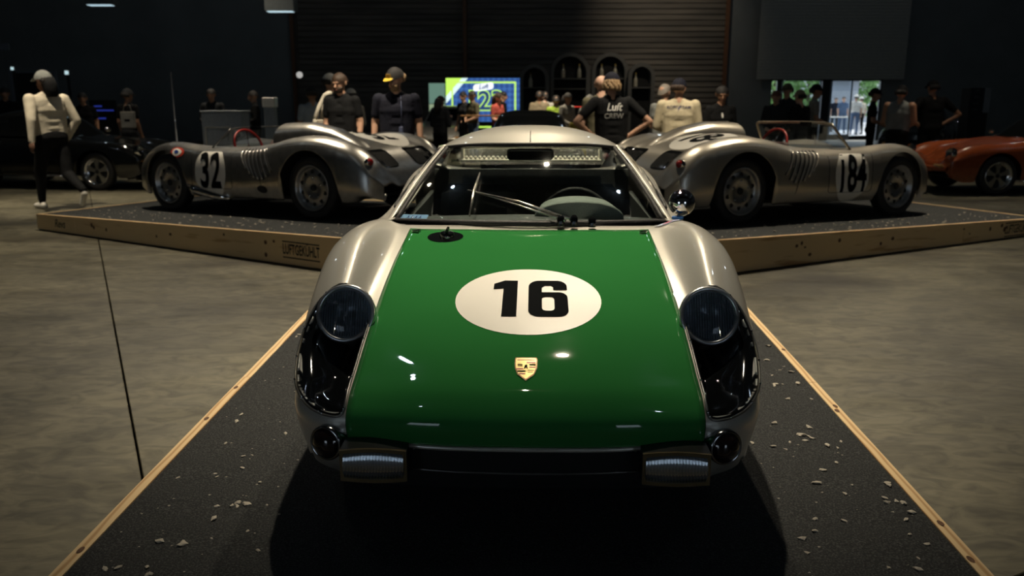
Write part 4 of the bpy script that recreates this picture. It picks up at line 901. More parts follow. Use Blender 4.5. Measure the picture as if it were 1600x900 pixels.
def person(label, loc, h=1.75, face=0, top='black', legs='charcoal', arms='down', stance='stand', skin=0, sleeve='short', hair='short', hairm=None, head=(0, 0), vox=.013, group=None, build=1.0, beard=False, lean=0, shoe='black', armsR=None):
    """facing local -Y; face = rotation about Z; local +X is the person's left"""
    hairm = hairm or HAIRD
    T, K, L_, F_ = 1, 0, 2, 3                               # material slots: skin, top, legs, shoes
    C = []; w_ = build
    # legs
    if stance == 'walk': feet = [((.10, -.22, .09), (.105, -.17, .50)), ((-.10, .42, .24), (-.10, .10, .46))]
    else: feet = [((.13, .0, .09), (.115, -.015, .49)), ((-.13, .03, .09), (-.115, .0, .49))]
    for (an, kn), sx in zip(feet, (1, -1)):
        an, kn = Vector(an), Vector(kn); hp = Vector((sx*.095, 0, .90))
        C += [caps(hp, kn, .092*w_, .064*w_, 1, L_), caps(kn, an+Vector((0, 0, .03)), .064*w_, .047, 1, L_)]
        if an.z > .15: C += [caps(an+Vector((0, .02, -.02)), an+Vector((0, -.06, -.16)), .042, .034, 1, F_)]
        else: C += [caps(an+Vector((0, .03, -.045)), an+Vector((0, -.15, -.055)), .045, .036, 1, F_)]
    ly = -lean
    C += [caps((-.07, .01, .93), (.07, .01, .93), .115*w_, .115*w_, .92, L_),
          caps((-.06, ly*.15, 1.04), (.06, ly*.15, 1.04), .115*w_, .115*w_, .85, K), caps((-.07, ly*.3, 1.13), (.07, ly*.3, 1.13), .115*w_, .115*w_, .85, K),
          caps((-.085, ly*.6, 1.27), (.085, ly*.6, 1.27), .118*w_, .118*w_, .88, K), caps((-.13*w_, ly*.85, 1.39), (.13*w_, ly*.85, 1.39), .075, .075, 1, K), caps((-.06, ly, 1.44), (.06, ly, 1.44), .06, .06, 1, K)]
    for sx in (-1, 1): C += [caps((sx*.07*w_, ly*.1, 1.0), (sx*.085*w_, ly*.7, 1.35), .113*w_, .108*w_, .86, K)]
    nb = Vector((0, ly+.005, 1.45)); hd = Vector((0, ly*1.25-.025, 1.625)); HM = Matrix.Translation(hd) @ Matrix.Rotation(head[0], 4, 'Z') @ Matrix.Rotation(head[1], 4, 'X')
    def hp_(x, y, z): return HM @ Vector((x, y, z))
    C += [caps(nb, hd-Vector((0, 0, .05)), .058, .052, 1, T)]
    C += [caps(hp_(0, .012, .028), hp_(0, .012, .030), .088, .088, 1.12, T), caps(hp_(0, -.02, -.03), hp_(0, -.02, -.045), .070, .062, 1.1, T), caps(hp_(0, -.055, -.088), hp_(0, -.045, -.08), .032, .036, 1, T),
          caps(hp_(0, -.094, .012), hp_(0, -.112, -.024), .010, .016, 1, T), caps(hp_(-.03, -.088, .030), hp_(.03, -.088, .030), .014, .014, 1, T), caps(hp_(.0, -.094, -.058), hp_(.001, -.094, -.058), .016, .016, 1, T)]
    for sx in (-1, 1): C += [caps(hp_(sx*.086, .01, .018), hp_(sx*.086, .006, -.022), .018, .014, 1, T)]
    # arms
    P = {'down': ((.235, .03, 1.13), (.245, -.05, .88)), 'hips': ((.41, .09, 1.17), (.20, .0, .99)), 'phone': ((.23, -.02, 1.14), (.09, -.25, 1.27)), 'front': ((.24, -.02, 1.12), (.10, -.23, 1.03)),
         'pocket': ((.27, .07, 1.14), (.20, -.03, .92)), 'cross': ((.22, -.06, 1.14), (-.06, -.20, 1.15)), 'lean': ((.26, -.10, 1.15), (.23, -.26, .96)), 'swing': ((.25, .12, 1.15), (.28, .14, .90)), 'swingf': ((.24, -.07, 1.13), (.25, -.25, .98))}
    for sx, pose in ((1, arms), (-1, armsR or arms)):
        e, wr = P[pose]; sh = Vector((sx*.185*w_, ly*.85, 1.405)); e = Vector((sx*e[0]*w_, e[1]+ly*.6, e[2])); wr = Vector((sx*wr[0]*w_, wr[1]+ly*.4, wr[2]))
        ms = K; mf = K if sleeve == 'long' else T; el = .062 if sleeve == 'long' else .045
        if sleeve == 'none': ms = T
        C += [caps(sh, e.lerp(sh, .35) if sleeve == 'short' else e, .066*w_, .060 if sleeve != 'none' else .05, 1, ms), caps(e.lerp(sh, .35) if sleeve == 'short' else e.lerp(sh, .1), e, .047, .043, 1, ms if sleeve == 'long' else T),
              caps(e, wr, el*.95, .030 if sleeve != 'long' else .040, 1, mf)]
        d = (wr-e).normalized(); s_ = Vector((0, 1, 0)) if abs(d.y) < .7 else Vector((1, 0, 0)); s_ = (s_-d*s_.dot(d)).normalized(); n_ = d.cross(s_)
        C += [caps(wr, wr+d*.075, .028, .036, 1, T)]
        for k in range(4):
            f0 = wr+d*.085+s_*(.030-.020*k); f1 = f0+d*(.034, .040, .037, .028)[k]+n_*.004; f2 = f1+d*.026+n_*.018*(-1 if pose in ('down', 'swing') else 1)*sx
            C += [caps(f0, f1, .0095, .009, 1, T), caps(f1, f2, .009, .008, 1, T)]
        C += [caps(wr+d*.03+s_*.03, wr+d*.07+s_*.055, .012, .010, 1, T), caps(wr+d*.07+s_*.055, wr+d*.10+s_*.05, .010, .009, 1, T)]
    b = MB()
    for c in C: capsule_mesh(b, c)
    me = bpy.data.meshes.new('tmp'); me.from_pydata(b.v, [], b.f); o = bpy.data.objects.new('tmp', me); COL.objects.link(o)
    m = o.modifiers.new('r', 'REMESH'); m.mode = 'VOXEL'; m.voxel_size = vox
    m2 = o.modifiers.new('s', 'SMOOTH'); m2.factor = .5; m2.iterations = 3
    dg = bpy.context.evaluated_depsgraph_get(); me2 = bpy.data.meshes.new_from_object(o.evaluated_get(dg)); bpy.data.objects.remove(o)
    # each face takes the material of the body piece it lies nearest to
    n = len(me2.polygons); ce = np.empty(n*3); me2.polygons.foreach_get('center', ce); ce = ce.reshape(-1, 3); best = np.full(n, 9e9); mi = np.zeros(n, int)
    for p0, p1, r0, r1, ys, k in C:
        a = np.array(p0); d = np.array(p1-p0); t = np.clip(((ce-a) @ d)/max(d @ d, 1e-8), 0, 1); q = ce-(a+t[:, None]*d); q[:, 1] /= ys
        s0 = np.linalg.norm(q, axis=1)-(r0+(r1-r0)*t); w0 = s0 < best; best[w0] = s0[w0]; mi[w0] = k
    if sleeve == 'short': pass
    me2.name = 'body'
    for mm in (CL[top], SKIN[skin], CL[legs], mat('shoe_'+shoe, (.6, .58, .52) if shoe == 'white' else (.02, .02, .02), .6)): me2.materials.append(mm)
    me2.polygons.foreach_set('material_index', mi); me2.polygons.foreach_set('use_smooth', np.ones(n, bool))
    root = thing('person', label, 'person', loc, (0, 0, face), group, scale=h/1.735)
    bo = bpy.data.objects.new('body', me2); COL.objects.link(bo); bo.parent = root
    R3 = HM.to_3x3()
    def dome(z0, k=1.0, back=0, cut=None, up=0):
        g = []
        for i in range(9):
            a = PI/2*i/8*1.0; rr = math.sin(a); zz = math.cos(a)
            g.append([hp_(.096*k*rr*math.cos(q), .012+.106*k*rr*math.sin(q)+0, .030+(.098+up)*k*zz-(back*max(0, math.sin(q))*rr**3)) for q in np.linspace(0, 2*PI, 24, endpoint=False)])
        return MB().grid(g, closej=True)
    if hair in ('short', 'long', 'bald'):
        if hair != 'bald':
            hb = dome(0, 1.04, .07)
            if hair == 'long': hb.tube([hp_(0, .06, .03), hp_(0, .085, -.06), hp_(0, .085, -.17), hp_(0, .08, -.24)], [.085, .088, .08, .05], 12)
            hb.build('hair', hairm, root)
    else:                                                   # a cap in the material named by hair
        cm = hair if not isinstance(hair, str) else CL[hair]
        cp_ = dome(0, 1.07, .02, up=.012).build('cap', cm, root)
        sgn = -1
        g = [[hp_((.075)*math.sin(t*1.35)*1.0, sgn*(.085+(.085 if s_ else 0)*math.cos(t*1.35)**.8), .052-(.018 if s_ else 0)) for s_ in (0, 1)] for t in np.linspace(-1, 1, 11)]
        solidify(MB().grid(g).build('brim', cm, cp_), .004)
        hb = MB()
        for q in np.linspace(.15*PI, .85*PI, 7): hb.ellipsoid(hp_(.088*math.cos(q), .02+.092*math.sin(q), .005), (.028, .028, .045), 8)
        hb.build('hair', hairm, root)
    if vox < .012:
        for sx in (-1, 1): MB().ellipsoid(hp_(sx*.032, -.094, .014), (.012, .008, .007), 8).build('eye', EYE, root)
        MB().ellipsoid(hp_(0, -.107, -.060), (.022, .006, .006), 8).build('mouth', mat('lips', (.30, .10, .08), .5), root)
    if beard:
        g = [[hp_(.072*math.sin(t)*(1-.25*s_), -.045-.062*math.cos(t)*(1-.1*s_), -.035-.075*s_) for s_ in (0, .33, .66, 1)] for t in np.linspace(-1.5, 1.5, 15)]
        solidify(MB().grid(g).build('beard', hairm, root), .014, 1)
    return root, bo, HM
def stand(px, py, Y, **k):
    """person whose head top shows at pixel (px, py) when standing at depth Y"""
    p = at(px, py, Y); return person(loc=(p.x, p.y, 0), h=p.z, **k)
def text_on(bo, root, text, O, X, Y, D, size, m, bold=.004, sx=1, **t):
    return decal('lettering', m, root, flat_mesh(text=text, size=size, bold=bold, sx=sx, cuts=4, **t), O, X, Y, D, bvh_of(bo), .006)
PRINT = mat('white_print', (.75, .74, .70), .7)
# walker in the cream sweater, seen from behind
r_, bo, hm = stand(68, 114, 11.6, label='person in a cream sweater and dark trousers walking away at the far left', face=PI+1.0, top='cream', legs='black', arms='swing', armsR='pocket', stance='walk', skin=2, sleeve='long', hair='grey', hairm=HAIRD, vox=.010, build=1.16, shoe='white', head=(.3, .15))
MB().tube([hm @ Vector((0, .06, .02)), hm @ Vector((0, .08, -.06)), hm @ Vector((0, .085, -.16)), hm @ Vector((0, .08, -.20))], [.085, .088, .08, .06], 12).build('hood', CL['black'], r_)
# man with the tote bag
r_, bo, hm = stand(532, 116, 11.7, label='bearded man in a black t-shirt with a white tote bag on his shoulder', face=-.25, top='black', legs='black', arms='down', skin=0, hair='short', hairm=HAIRB, vox=.009, beard=True, head=(-.25, .28), build=1.02)
root_t = r_
# man in dark shirt and black-yellow cap
CAPBY = mat('black_cap', (.02, .018, .018), .8)
r_, bo, hm = stand(618, 110, 10.75, label='man in a navy polo shirt and black cap with a yellow brim looking down', face=.1, top='navy', legs='black', arms='down', skin=0, hair=CAPBY, hairm=HAIRG, vox=.009, head=(-.75, .35), build=1.12, beard=True)
MB().grid([[hm @ Vector((.070*math.sin(t*1.3), -.10-(.075 if s_ else 0)*math.cos(t*1.3), .058-(.016 if s_ else 0))) for s_ in (0, 1)] for t in np.linspace(-1, 1, 9)]).build('brim_cover', mat('yellow_cloth', (.62, .42, .03), .7), r_)
MB().box(hm @ Vector((0, -.098, .085)), (.07, .012, .035), R=hm.to_3x3()).build('cap_lettering', mat('gold_thread', (.40, .25, .05), .6), r_)
MB().box((.05, -.135, 1.05), (.05, .02, .09), bev=.01).tube([(.05, -.13, 1.10), (.06, -.13, 1.3), (.05, -.05, 1.46)], .004, 5).build('lanyard', mat('lanyard_blue', (.10, .12, .22), .6), r_)
# man in the crew t-shirt with curly hair under a navy cap
r_, bo, hm = stand(957, 117, 11.0, label='man with hands on hips in a black t-shirt with white crew lettering', face=PI+.15, top='black', legs='black', arms='hips', skin=0, hair='navy', hairm=HAIRG, vox=.009, build=1.14, head=(-.25, .1))
for k in range(16):
    q = .1+k*.19; MB().ellipsoid(hm @ Vector((.098*math.cos(q), .02+.102*math.sin(q), -.02-.02*(k % 3))), (.03, .03, .034), 8).build('hair_curl', HAIRG, r_)
text_on(bo, r_, 'Luft', (.0, .6, 1.345), (-1, 0, 0), (0, 0, 1), (0, -1, 0), .135, PRINT, .0012, .9, shear=.3)
text_on(bo, r_, 'CREW', (.0, .6, 1.238), (-1, 0, 0), (0, 0, 1), (0, -1, 0), .085, PRINT, .0015)
stand(940, 119, 11.7, label='balding man half hidden behind the man in the crew t-shirt', face=PI-.2, top='olive', legs='black', arms='front', skin=3, hair='bald', vox=.012)
# man in the cream racing jacket
r_, bo, hm = stand(1062, 126, 11.9, label='man in a cream jacket with team lettering and a navy cap, back turned', face=PI-.1, top='jacket', legs='black', arms='front', skin=0, sleeve='long', hair='navy', hairm=HAIRB, vox=.009, build=1.2, head=(-.5, .1))
text_on(bo, r_, 'ROPO', (.085, .6, 1.375), (-1, 0, 0), (0, 0, 1), (0, -1, 0), .06, mat('navy_print', (.03, .03, .10), .7), .0003)
text_on(bo, r_, 'TEAM', (-.085, .6, 1.375), (-1, 0, 0), (0, 0, 1), (0, -1, 0), .06, mat('navy_print', (.03, .03, .10), .7), .0003)
decal('jacket_emblem', mat('navy_print', (.03, .03, .10), .7), r_, flat_mesh(loops=[[(-.02, -.05), (.0, -.02), (.03, .05), (.0, .02), (-.01, -.01)]]), (0, .6, 1.365), (-1, 0, 0), (0, 0, 1), (0, -1, 0), bvh_of(bo), .006)
stand(1038, 133, 12.8, label='man with grey hair half hidden by the man in the cream jacket', face=PI-.9, top='grey', legs='charcoal', arms='front', skin=0, hair='short', hairm=mat('grey_hair', (.22, .19, .16), .6), vox=.012)
r_, bo, hm = stand(1128, 136, 12.4, label='young person in a printed black t-shirt looking down at the silver race car', face=.1, top='black', legs='black', arms='down', skin=1, hair='short', hairm=HAIRD, vox=.009, head=(-.2, .3), build=.95)
text_on(bo, r_, 'OMEGO', (.0, -.6, 1.21), (1, 0, 0), (0, 0, 1), (0, 1, 0), .055, PRINT, .002)
decal('chest_print', PRINT, r_, flat_mesh(loops=[circle(.014, .04, 12)]), (.0, -.6, 1.32), (1, 0, 0), (0, 0, 1), (0, 1, 0), bvh_of(bo), .006)
# tote bag
tp = root_t.matrix_basis
bag = thing('tote_bag', 'white canvas tote bag hanging from the bearded man\'s shoulder', 'bag', root_t.location, root_t.rotation_euler, scale=root_t.scale.x)
TOTE = cloth('tote', (.66, .62, .52))
MB().box((-.345, .02, .99), (.05, .34, .36), bev=.02, R=Matrix.Rotation(.06, 3, 'Y')).build('pouch', TOTE, bag)
for dy in (-.13, .06): MB().tube([(-.345, .02+dy, 1.16), (-.300, .04+dy*.7, 1.33), (-.225, .02+dy*.3, 1.475), (-.15, .0+dy*.25, 1.505)], .018, 6, flat=1.6).build('strap', TOTE, bag)
# onlookers
FAR = [ # px, head y, depth, label, face, kwargs
 (487, 138, 14.5, 'person in a pale blue shirt behind the man with the tote bag', PI+.4, dict(top='paleblue', hair='charcoal', arms='front')),
 (513, 118, 13.6, 'person in a white cap standing behind the bearded man', PI-.8, dict(top='charcoal', hair='white', arms='front')),
 (549, 141, 15.2, 'person in a pale jacket and white cap right of the bearded man', PI+.7, dict(top='stone', hair='white', arms='front', sleeve='long')),
 (687, 151, 16.5, 'long-haired woman in black photographing left of the lit screen', PI-.6, dict(top='charcoal', legs='black', hair='long', arms='phone', sleeve='long')),
 (725, 144, 21, 'person in dark clothes at the left of the lit screen', -.8, dict(top='charcoal')),
 (739, 143, 20.5, 'man in an olive shirt before the lit screen', -1.0, dict(top='olive', skin=0, arms='front', legs='jean')),
 (777, 146, 20, 'person in a red shirt before the lit screen', 1.0, dict(top='red', hair='long', hairm=HAIRB, arms='front')),
 (785, 144, 22, 'person in black at the right of the lit screen', 1.3, dict(top='black')),
 (843, 143, 21, 'person in a tan top between the screen and the arches', PI, dict(top='tan', sleeve='long')),
 (852, 144, 22, 'person in a white shirt between the screen and the arches', PI+.3, dict(top='white')),
 (869, 150, 19.8, 'person in a lime green vest before the arches', PI, dict(top='lime', sleeve='short')),
 (886, 146, 18.6, 'woman in a stone jacket before the arches', .8, dict(top='stone', hair='long', arms='front', sleeve='long', skin=1)),
 (921, 150, 18, 'person in a white cap and white shirt left of the crew man', PI-.4, dict(top='white', hair='white', arms='front')),
 (330, 140, 17.5, 'person in a dark jacket standing behind the white podium', 0, dict(top='charcoal', arms='front', sleeve='long', skin=1)),
 (397, 143, 18.2, 'person in black right of the white podium', -1.2, dict(top='black', sleeve='long', arms='front')),
 (197, 141, 16, 'person in black carrying a pale bag in front of the dark wall', PI-.4, dict(top='black', hair='charcoal')),
 (128, 146, 17.5, 'person in dark clothes beyond the person in the cream sweater', .4, dict(top='black', skin=1)),
 (6, 138, 18, 'person in dark clothes at the left edge', .6, dict(top='black', skin=1)),
 (1214, 143, 16, 'red-haired person in dark clothes at the left of the doorway', -.6, dict(top='charcoal', hairm=mat('red_hair', (.16, .05, .025), .5), sleeve='long', arms='front')),
 (1232, 133, 17, 'person in an olive cap talking before the doorway', -.9, dict(top='charcoal', hair='olive', arms='front')),
 (1252, 143, 15.5, 'person in a tan cap and black jacket before the doorway', PI+.5, dict(top='black', hair='tan', sleeve='long', arms='front')),
 (1274, 134, 16.5, 'man in a stone t-shirt and black cap before the doorway', 1.4, dict(top='stone', hair='black', arms='front', legs='black', skin=1)),
 (1366, 140, 17, 'person in a black cap standing at the right side of the doorway', 1.2, dict(top='black', hair='black', arms='front', legs='black')),
 (1409, 136, 15, 'person in a grey sleeveless top right of the doorway', PI-.7, dict(top='grey', hair='black', sleeve='none', skin=1, arms='front', legs='black', build=1.1)),
 (1460, 128, 16.0, 'large man in a black t-shirt, hand on hip, beside the orange car', PI+.2, dict(top='black', hair='black', sleeve='short', skin=1, arms='hips', legs='black', build=1.25, shoe='white')),
]
for px, py, Y, lab, fc, kw in FAR:
    kw = dict(dict(legs='charcoal', skin=random.choice((0, 1, 3)), hair='short', vox=.016, head=(0, .15)), **kw)
    stand(px, py, Y, label=lab, face=fc, **kw)
for px, py, Y, lab, fc, kw in [(1338, 158, 37, 'person in white and jeans outside the doorway', PI-.3, dict(top='white', legs='jean', hair='white')), (1346, 161, 37.6, 'second person outside the doorway, in a pale shirt and dark shorts', PI+.2, dict(top='cream', legs='black', hair='white')),
                               (1318, 160, 39, 'person in navy outside behind the glass door', 0, dict(top='jean', legs='jean')), (1306, 161, 40, 'person in dark clothes outside left of the others', 0, dict(top='navy', legs='charcoal'))]:
    p = at(px, py, Y); person(label=lab, loc=(p.x, p.y, 0), h=max(1.55, p.z+.25), face=fc, vox=.02, **kw)
# pale bag held by the person in front of the dark wall
p = at(203, 176, 15.8)
bg_ = thing('shopping_bag', 'pale shopping bag with a dark print held before the dark wall', 'bag', (p.x, 15.7, at(203, 200, 15.7).z))
MB().box((0, 0, .15), (.25, .09, .30), bev=.008).build('pouch', CL['stone'], bg_); MB().tube([(-.08, 0, .30), (-.05, 0, .42), (.05, 0, .42), (.08, 0, .30)], .006, 6).build('handle', CL['stone'], bg_)
MB().box((0, -.046, .14), (.10, .003, .04)).build('print', BLACKV, bg_)
# ------------------------------------------------------------------ screens, arches, podium, fittings
def emis(name, c, s): return mat(name, c, .6, emit=s, noise=(3, c, .3, .7))
Ys = 28.0
def rect(px0, py0, px1, py1, Y): return at(px0, (py0+py1)/2, Y).x, at(px1, (py0+py1)/2, Y).x, at((px0+px1)/2, py1, Y).z, at((px0+px1)/2, py0, Y).z
x0, x1, z0, z1 = rect(697, 122, 812, 190, Ys)
scr = thing('led_screen', 'large lit event screen in blue and lime with the number 123', 'screen', ((x0+x1)/2, Ys, 0))
w_, h_ = x1-x0, z1-z0; zc_ = (z0+z1)/2
MB().box((0, .08, zc_), (w_+.06, .12, h_+.06), bev=.01).build('casing', BLACKM, scr)
def scr_mat():
    m = bpy.data.materials.new('screen_blue'); m.use_nodes = True; nt = m.node_tree; b = nt.nodes['Principled BSDF']; tc = nt.nodes.new('ShaderNodeTexCoord'); mp = nt.nodes.new('ShaderNodeMapping')
    mp.inputs['Rotation'].default_value = (0, .7854, 0); ck = nt.nodes.new('ShaderNodeTexChecker'); ck.inputs['Scale'].default_value = 8; ck.inputs[1].default_value = (.020, .055, .19, 1); ck.inputs[2].default_value = (.035, .10, .28, 1)
    nt.links.new(tc.outputs['Object'], mp.inputs[0]); nt.links.new(mp.outputs[0], ck.inputs[0]); nt.links.new(ck.outputs[0], b.inputs['Emission Color']); b.inputs['Emission Strength'].default_value = 1.0; b.inputs['Base Color'].default_value = (0, 0, 0, 1); return m
MB().box((0, .01, zc_), (w_, .02, h_)).build('display', scr_mat(), scr)
LIME = emis('screen_lime', (.46, .78, .10), .9); PALE = emis('screen_pale', (.62, .80, .78), .85); EWH = emis('screen_white', (.8, .85, .9), .9)
def onscr(VF, m, name, y, **t): return MB().add([(x, -y, z) for x, z in VF[0]], VF[1]).build(name, m, scr, **t)
L0, R0_, B0, T0 = -w_/2, w_/2, z0, z1
def loopframe(l, b, r, t, k): return [[(l, b), (r, b), (r, t), (l, t)], [(l+k, b+k), (r-k, b+k), (r-k, t-k), (l+k, t-k)]]
onscr(([(L0, B0+h_*.42), (L0, T0), (L0+w_*.30, T0)], [(0, 1, 2)]), LIME, 'lime_corner', .004)
onscr(([(L0, B0+h_*.42), (L0, B0+h_*.58), (L0+w_*.22, T0), (L0+w_*.30, T0)], [(0, 1, 2, 3)]), PALE, 'pale_band', .006)
onscr(flat_mesh(loops=loopframe(L0+w_*.075, B0-.2, R0_-w_*.05, T0-h_*.08, .05)), LIME, 'lime_border', .008)
for tx, sz, m_, y_, bo_ in (('123', .86, LIME, .012, .045), ('123', .86, emis('screen_navy', (.02, .05, .15), .8), .016, .012)):
    V, F = flat_mesh(text=tx, size=sz, bold=bo_); onscr(([(x+.05, y+zc_-.05) for x, y in V], F), m_, 'number', y_)
V, F = flat_mesh(loops=[rrect(-.33, -.11, .33, .11, .08)]); onscr(([(x+.02, y+.12*x+zc_+.42) for x, y in V], F), EWH, 'logo_plate', .02)
V, F = flat_mesh(text='Luft', size=.2, bold=.006, shear=.3); onscr(([(x+.02, y+.12*x+zc_+.42) for x, y in V], F), emis('screen_navy', (.02, .05, .15), .8), 'logo_lettering', .024)
x0, x1, z0, z1 = rect(670, 130, 697, 185, 29)
gs = thing('side_screen', 'small dim green projection panel left of the large lit screen', 'screen', ((x0+x1)/2, 29, 0)); zc_ = (z0+z1)/2
MB().box((0, .04, zc_), (x1-x0, .06, z1-z0)).build('panel', BLACKM, gs); MB().box((0, .06, z0/2+.02), (.06, .06, z0+.06)).box((0, .06, .01), (.5, .4, .02)).build('stand', BLACKM, gs); MB().box((0, .0, zc_+.25), (x1-x0-.02, .02, z1-z0-.5)).build('green_field', emis('screen_teal', (.10, .18, .14), .8), gs); MB().box((0, .0, zc_-.36), (x1-x0-.02, .02, .5)).build('pale_field', emis('screen_sage', (.25, .32, .20), .7), gs)
# arched black shelving units with bottles
ARCHM = mat('black_arch_panel', (.14, .135, .125), .6)
def arch(px0, px1, pyt, Y, lab, shelf_py, bots):
    xa, xb = at(px0, 110, Y).x, at(px1, 110, Y).x; zt = at(px0, pyt, Y).z; r = (xb-xa)/2; c = (xa+xb)/2
    th = thing('arched_shelf', lab, 'shelving', (c, Y, 0)); zc = zt-r; t = .13
    out = [(r*math.cos(q), zc+r*math.sin(q)) for q in np.linspace(0, PI, 25)]; inn = [((r-t)*math.cos(q), zc+(r-t)*math.sin(q)) for q in np.linspace(0, PI, 25)]
    O = [(r, 0)]+out+[(-r, 0)]; I = [(r-t, 0)]+inn+[(-r+t, 0)]; b = MB(); n = len(O); D = .35
    vs = [(x, 0, z) for x, z in O]+[(x, 0, z) for x, z in I]+[(x, D, z) for x, z in O]+[(x, D, z) for x, z in I]
    b.add(vs, [(k, k+1, n+k+1, n+k) for k in range(n-1)]+[(2*n+k, 2*n+k+1, k+1, k) for k in range(n-1)]+[(n+k, n+k+1, 3*n+k+1, 3*n+k) for k in range(n-1)]).build('arch_frame', ARCHM, th)
    MB().add([(x, D, z) for x, z in O], [tuple(range(n))]).build('back_panel', mat('arch_back', (.012, .012, .013), .8), th)
    for py in shelf_py:
        zs = at(px0, py, Y).z; MB().box((0, D/2, zs-.02), (2*(r-t)+.02, D-.02, .035)).build('shelf', ARCHM, th)
    return c, r
GBOT = mat('pale_bottle_glass', (.55, .50, .38), .15); BOTC = mat('bottle_cap', (.55, .40, .12), .3, .8)
def bottle(px, pyb, Y, lab, s=1):
    p = at(px, pyb, Y); b = thing('bottle', lab, 'bottle', (p.x, p.y, p.z), scale=s, group='bottles on the arched shelves')
    MB().lathe([(.001, 0), (.06, 0), (.062, .02), (.062, .20), (.05, .25), (.02, .30), (.018, .38), (.022, .385), (.022, .40), (.001, .40)], 14).build('flask', GBOT, b); MB().lathe([(.023, .37), (.023, .43), (.001, .432)], 12).build('cap', BOTC, b)
arch(812, 858, 100, 29.5, 'leftmost low black arched shelving unit', (136,), 0)
arch(860, 922, 82, 30, 'tall black arched shelving unit second from left', (122, 138), 0)
arch(925, 982, 82, 30, 'tall black arched shelving unit third from left, behind the crew man', (122,), 0)
arch(982, 1024, 98, 29.5, 'rightmost low black arched shelving unit', (136,), 0)
for px, pyb, Y, lab in ((829, 136, 29.6, 'bottle on the shelf of the leftmost arch'), (880, 121.5, 30.1, 'left bottle on the shelf of the second arch'), (905, 121.5, 30.1, 'right bottle on the shelf of the second arch'), (940, 121.5, 30.1, 'left bottle on the shelf of the third arch'), (961, 121.5, 30.1, 'right bottle on the shelf of the third arch'), (993, 135.5, 29.6, 'bottle on the shelf of the rightmost arch')): bottle(px, pyb, Y, lab, 1.1)
# white podium and pillar
x0, x1, z0, z1 = rect(313, 175, 376, 230, 16.3)
pod = thing('podium', 'white panelled podium in front of the dark left wall', 'podium', ((x0+x1)/2, 16.4, 0)); PW = mat('white_painted_panel', (.34, .38, .42), .6); w_ = x1-x0
MB().box((0, .25, z1/2), (w_, .5, z1), bev=.01).build('cabinet', PW, pod); MB().box((0, .25, z1+.012), (w_+.04, .54, .025), bev=.006).build('counter_top', PW, pod)
for dx_, ww, zz, hh in ((-.08, w_*.62, z1*.42, z1*.70),):
    for bx, bz, bw, bh in ((dx_, zz+hh/2, ww, .03), (dx_, zz-hh/2, ww, .03), (dx_-ww/2, zz, .03, hh), (dx_+ww/2, zz, .03, hh)): MB().box((bx, -.008, bz), (bw, .02, bh)).build('panel_moulding', mat('white_moulding', (.55, .55, .50), .6), pod)
V, F = flat_mesh(text='HP', size=.22, bold=.004); MB().add([(x+w_*.27, -.002, y+z1*.62) for x, y in V], F).build('lettering', BLACKV, pod)
x0, x1, z0, z1 = rect(399, 152, 416, 205, 17.0)
pl = thing('display_plinth', 'slim pale plinth with a white top right of the podium', 'plinth', ((x0+x1)/2, 17.6, 0)); MB().box((0, .1, z1*.5-.1), (x1-x0, .2, z1-.2), bev=.01).build('column', PW, pl); MB().box((0, .1, z1-.10), (x1-x0+.04, .24, .2), bev=.01).build('cap', WHITE, pl)
# thin pole, globe, ceiling fittings, small signs
p = at(267, 113, 15.5); po = thing('stanchion_pole', 'thin grey pole standing before the black left wall', 'pole', (p.x, 15.5, 0)); MB().lathe([(.10, 0), (.10, .015), (.014, .03), (.012, p.z*.5), (.010, p.z*.5), (.010, p.z)], 12).build('shaft', mat('grey_pole', (.13, .14, .16), .5), po); MB().lathe([(.016, p.z*.56), (.016, p.z*.58)], 10).build('collar', CHROME, po)
p = at(468, 117, 20); gl_ = thing('globe_lamp', 'small white globe hanging beside the left rust brown column', 'lamp', (p.x, 20, p.z)); MB().ellipsoid((0, 0, 0), (.075,)*3, 16).build('globe', emis('globe_white', (.45, .44, .42), .6), gl_); MB().tube([(0, 0, .07), (0, 0, ZC-p.z)], .006, 6).build('cord', BLACKM, gl_)
def fixture(px, py, Y, w__, lab):
    p = at(px, py, Y); f_ = thing('ceiling_light', lab, 'lamp', p); b = MB().box((0, .0, .14), (w__, .35, .26), bev=.01); b.build('housing', mat('grey_housing', (.10, .115, .125), .5), f_)
    for k in (0, 1): MB().box((0, -.02-.12*k, .0+.0*k), (w__*.86, .07, .015), bev=.004).build('tube_light', emis('cool_tube', (.42, .58, .66), .75), f_)
    for sx in (-1, 1): MB().tube([(sx*w__*.4, 0, .27), (sx*w__*.4, 0, ZC-p.z)], .006, 6).build('hanger', BLACKM, f_)
fixture(160, 9, 19, .60, 'lit strip light hanging at the upper left'); fixture(440, 19, 19, .64, 'grey strip light unit hanging above the man with the tote bag')
for px, py, s_, lab in ((19, 107, .07, 'tiny bright display left of the cream-sweatered person'), (104, 113.5, .09, 'tiny bright display right of the cream-sweatered person')):
    p = at(px, py, 21); t_ = thing('monitor', lab, 'screen', p); MB().box((0, .02, 0), (s_*1.25, .03, s_*1.2)).build('bezel', BLACKM, t_); MB().box((0, 0, 0), (s_, .012, s_)).build('panel', emis('cool_screen', (.45, .62, .66), .7), t_); MB().box((0, .05, -p.z/2-.05), (.05, .05, p.z)).build('post', BLACKM, t_)
p = at(3, 73, 22); t_ = thing('wall_sign', 'dim grey sign high at the left edge', 'sign', p); MB().box((0, 0, 0), (.36, .04, .16), bev=.006).build('plate', mat('dim_sign', (.16, .18, .22), .6), t_); MB().box((0, .04, 0), (.04, .06, .06)).build('bracket', BLACKM, t_)
p = at(30, 155, 21.7); t_ = thing('partition_panel', 'grey framed panel stand behind the cream-sweatered person', 'panel', (p.x+.2, 21.7, 0)); zt = at(30, 109, 21).z
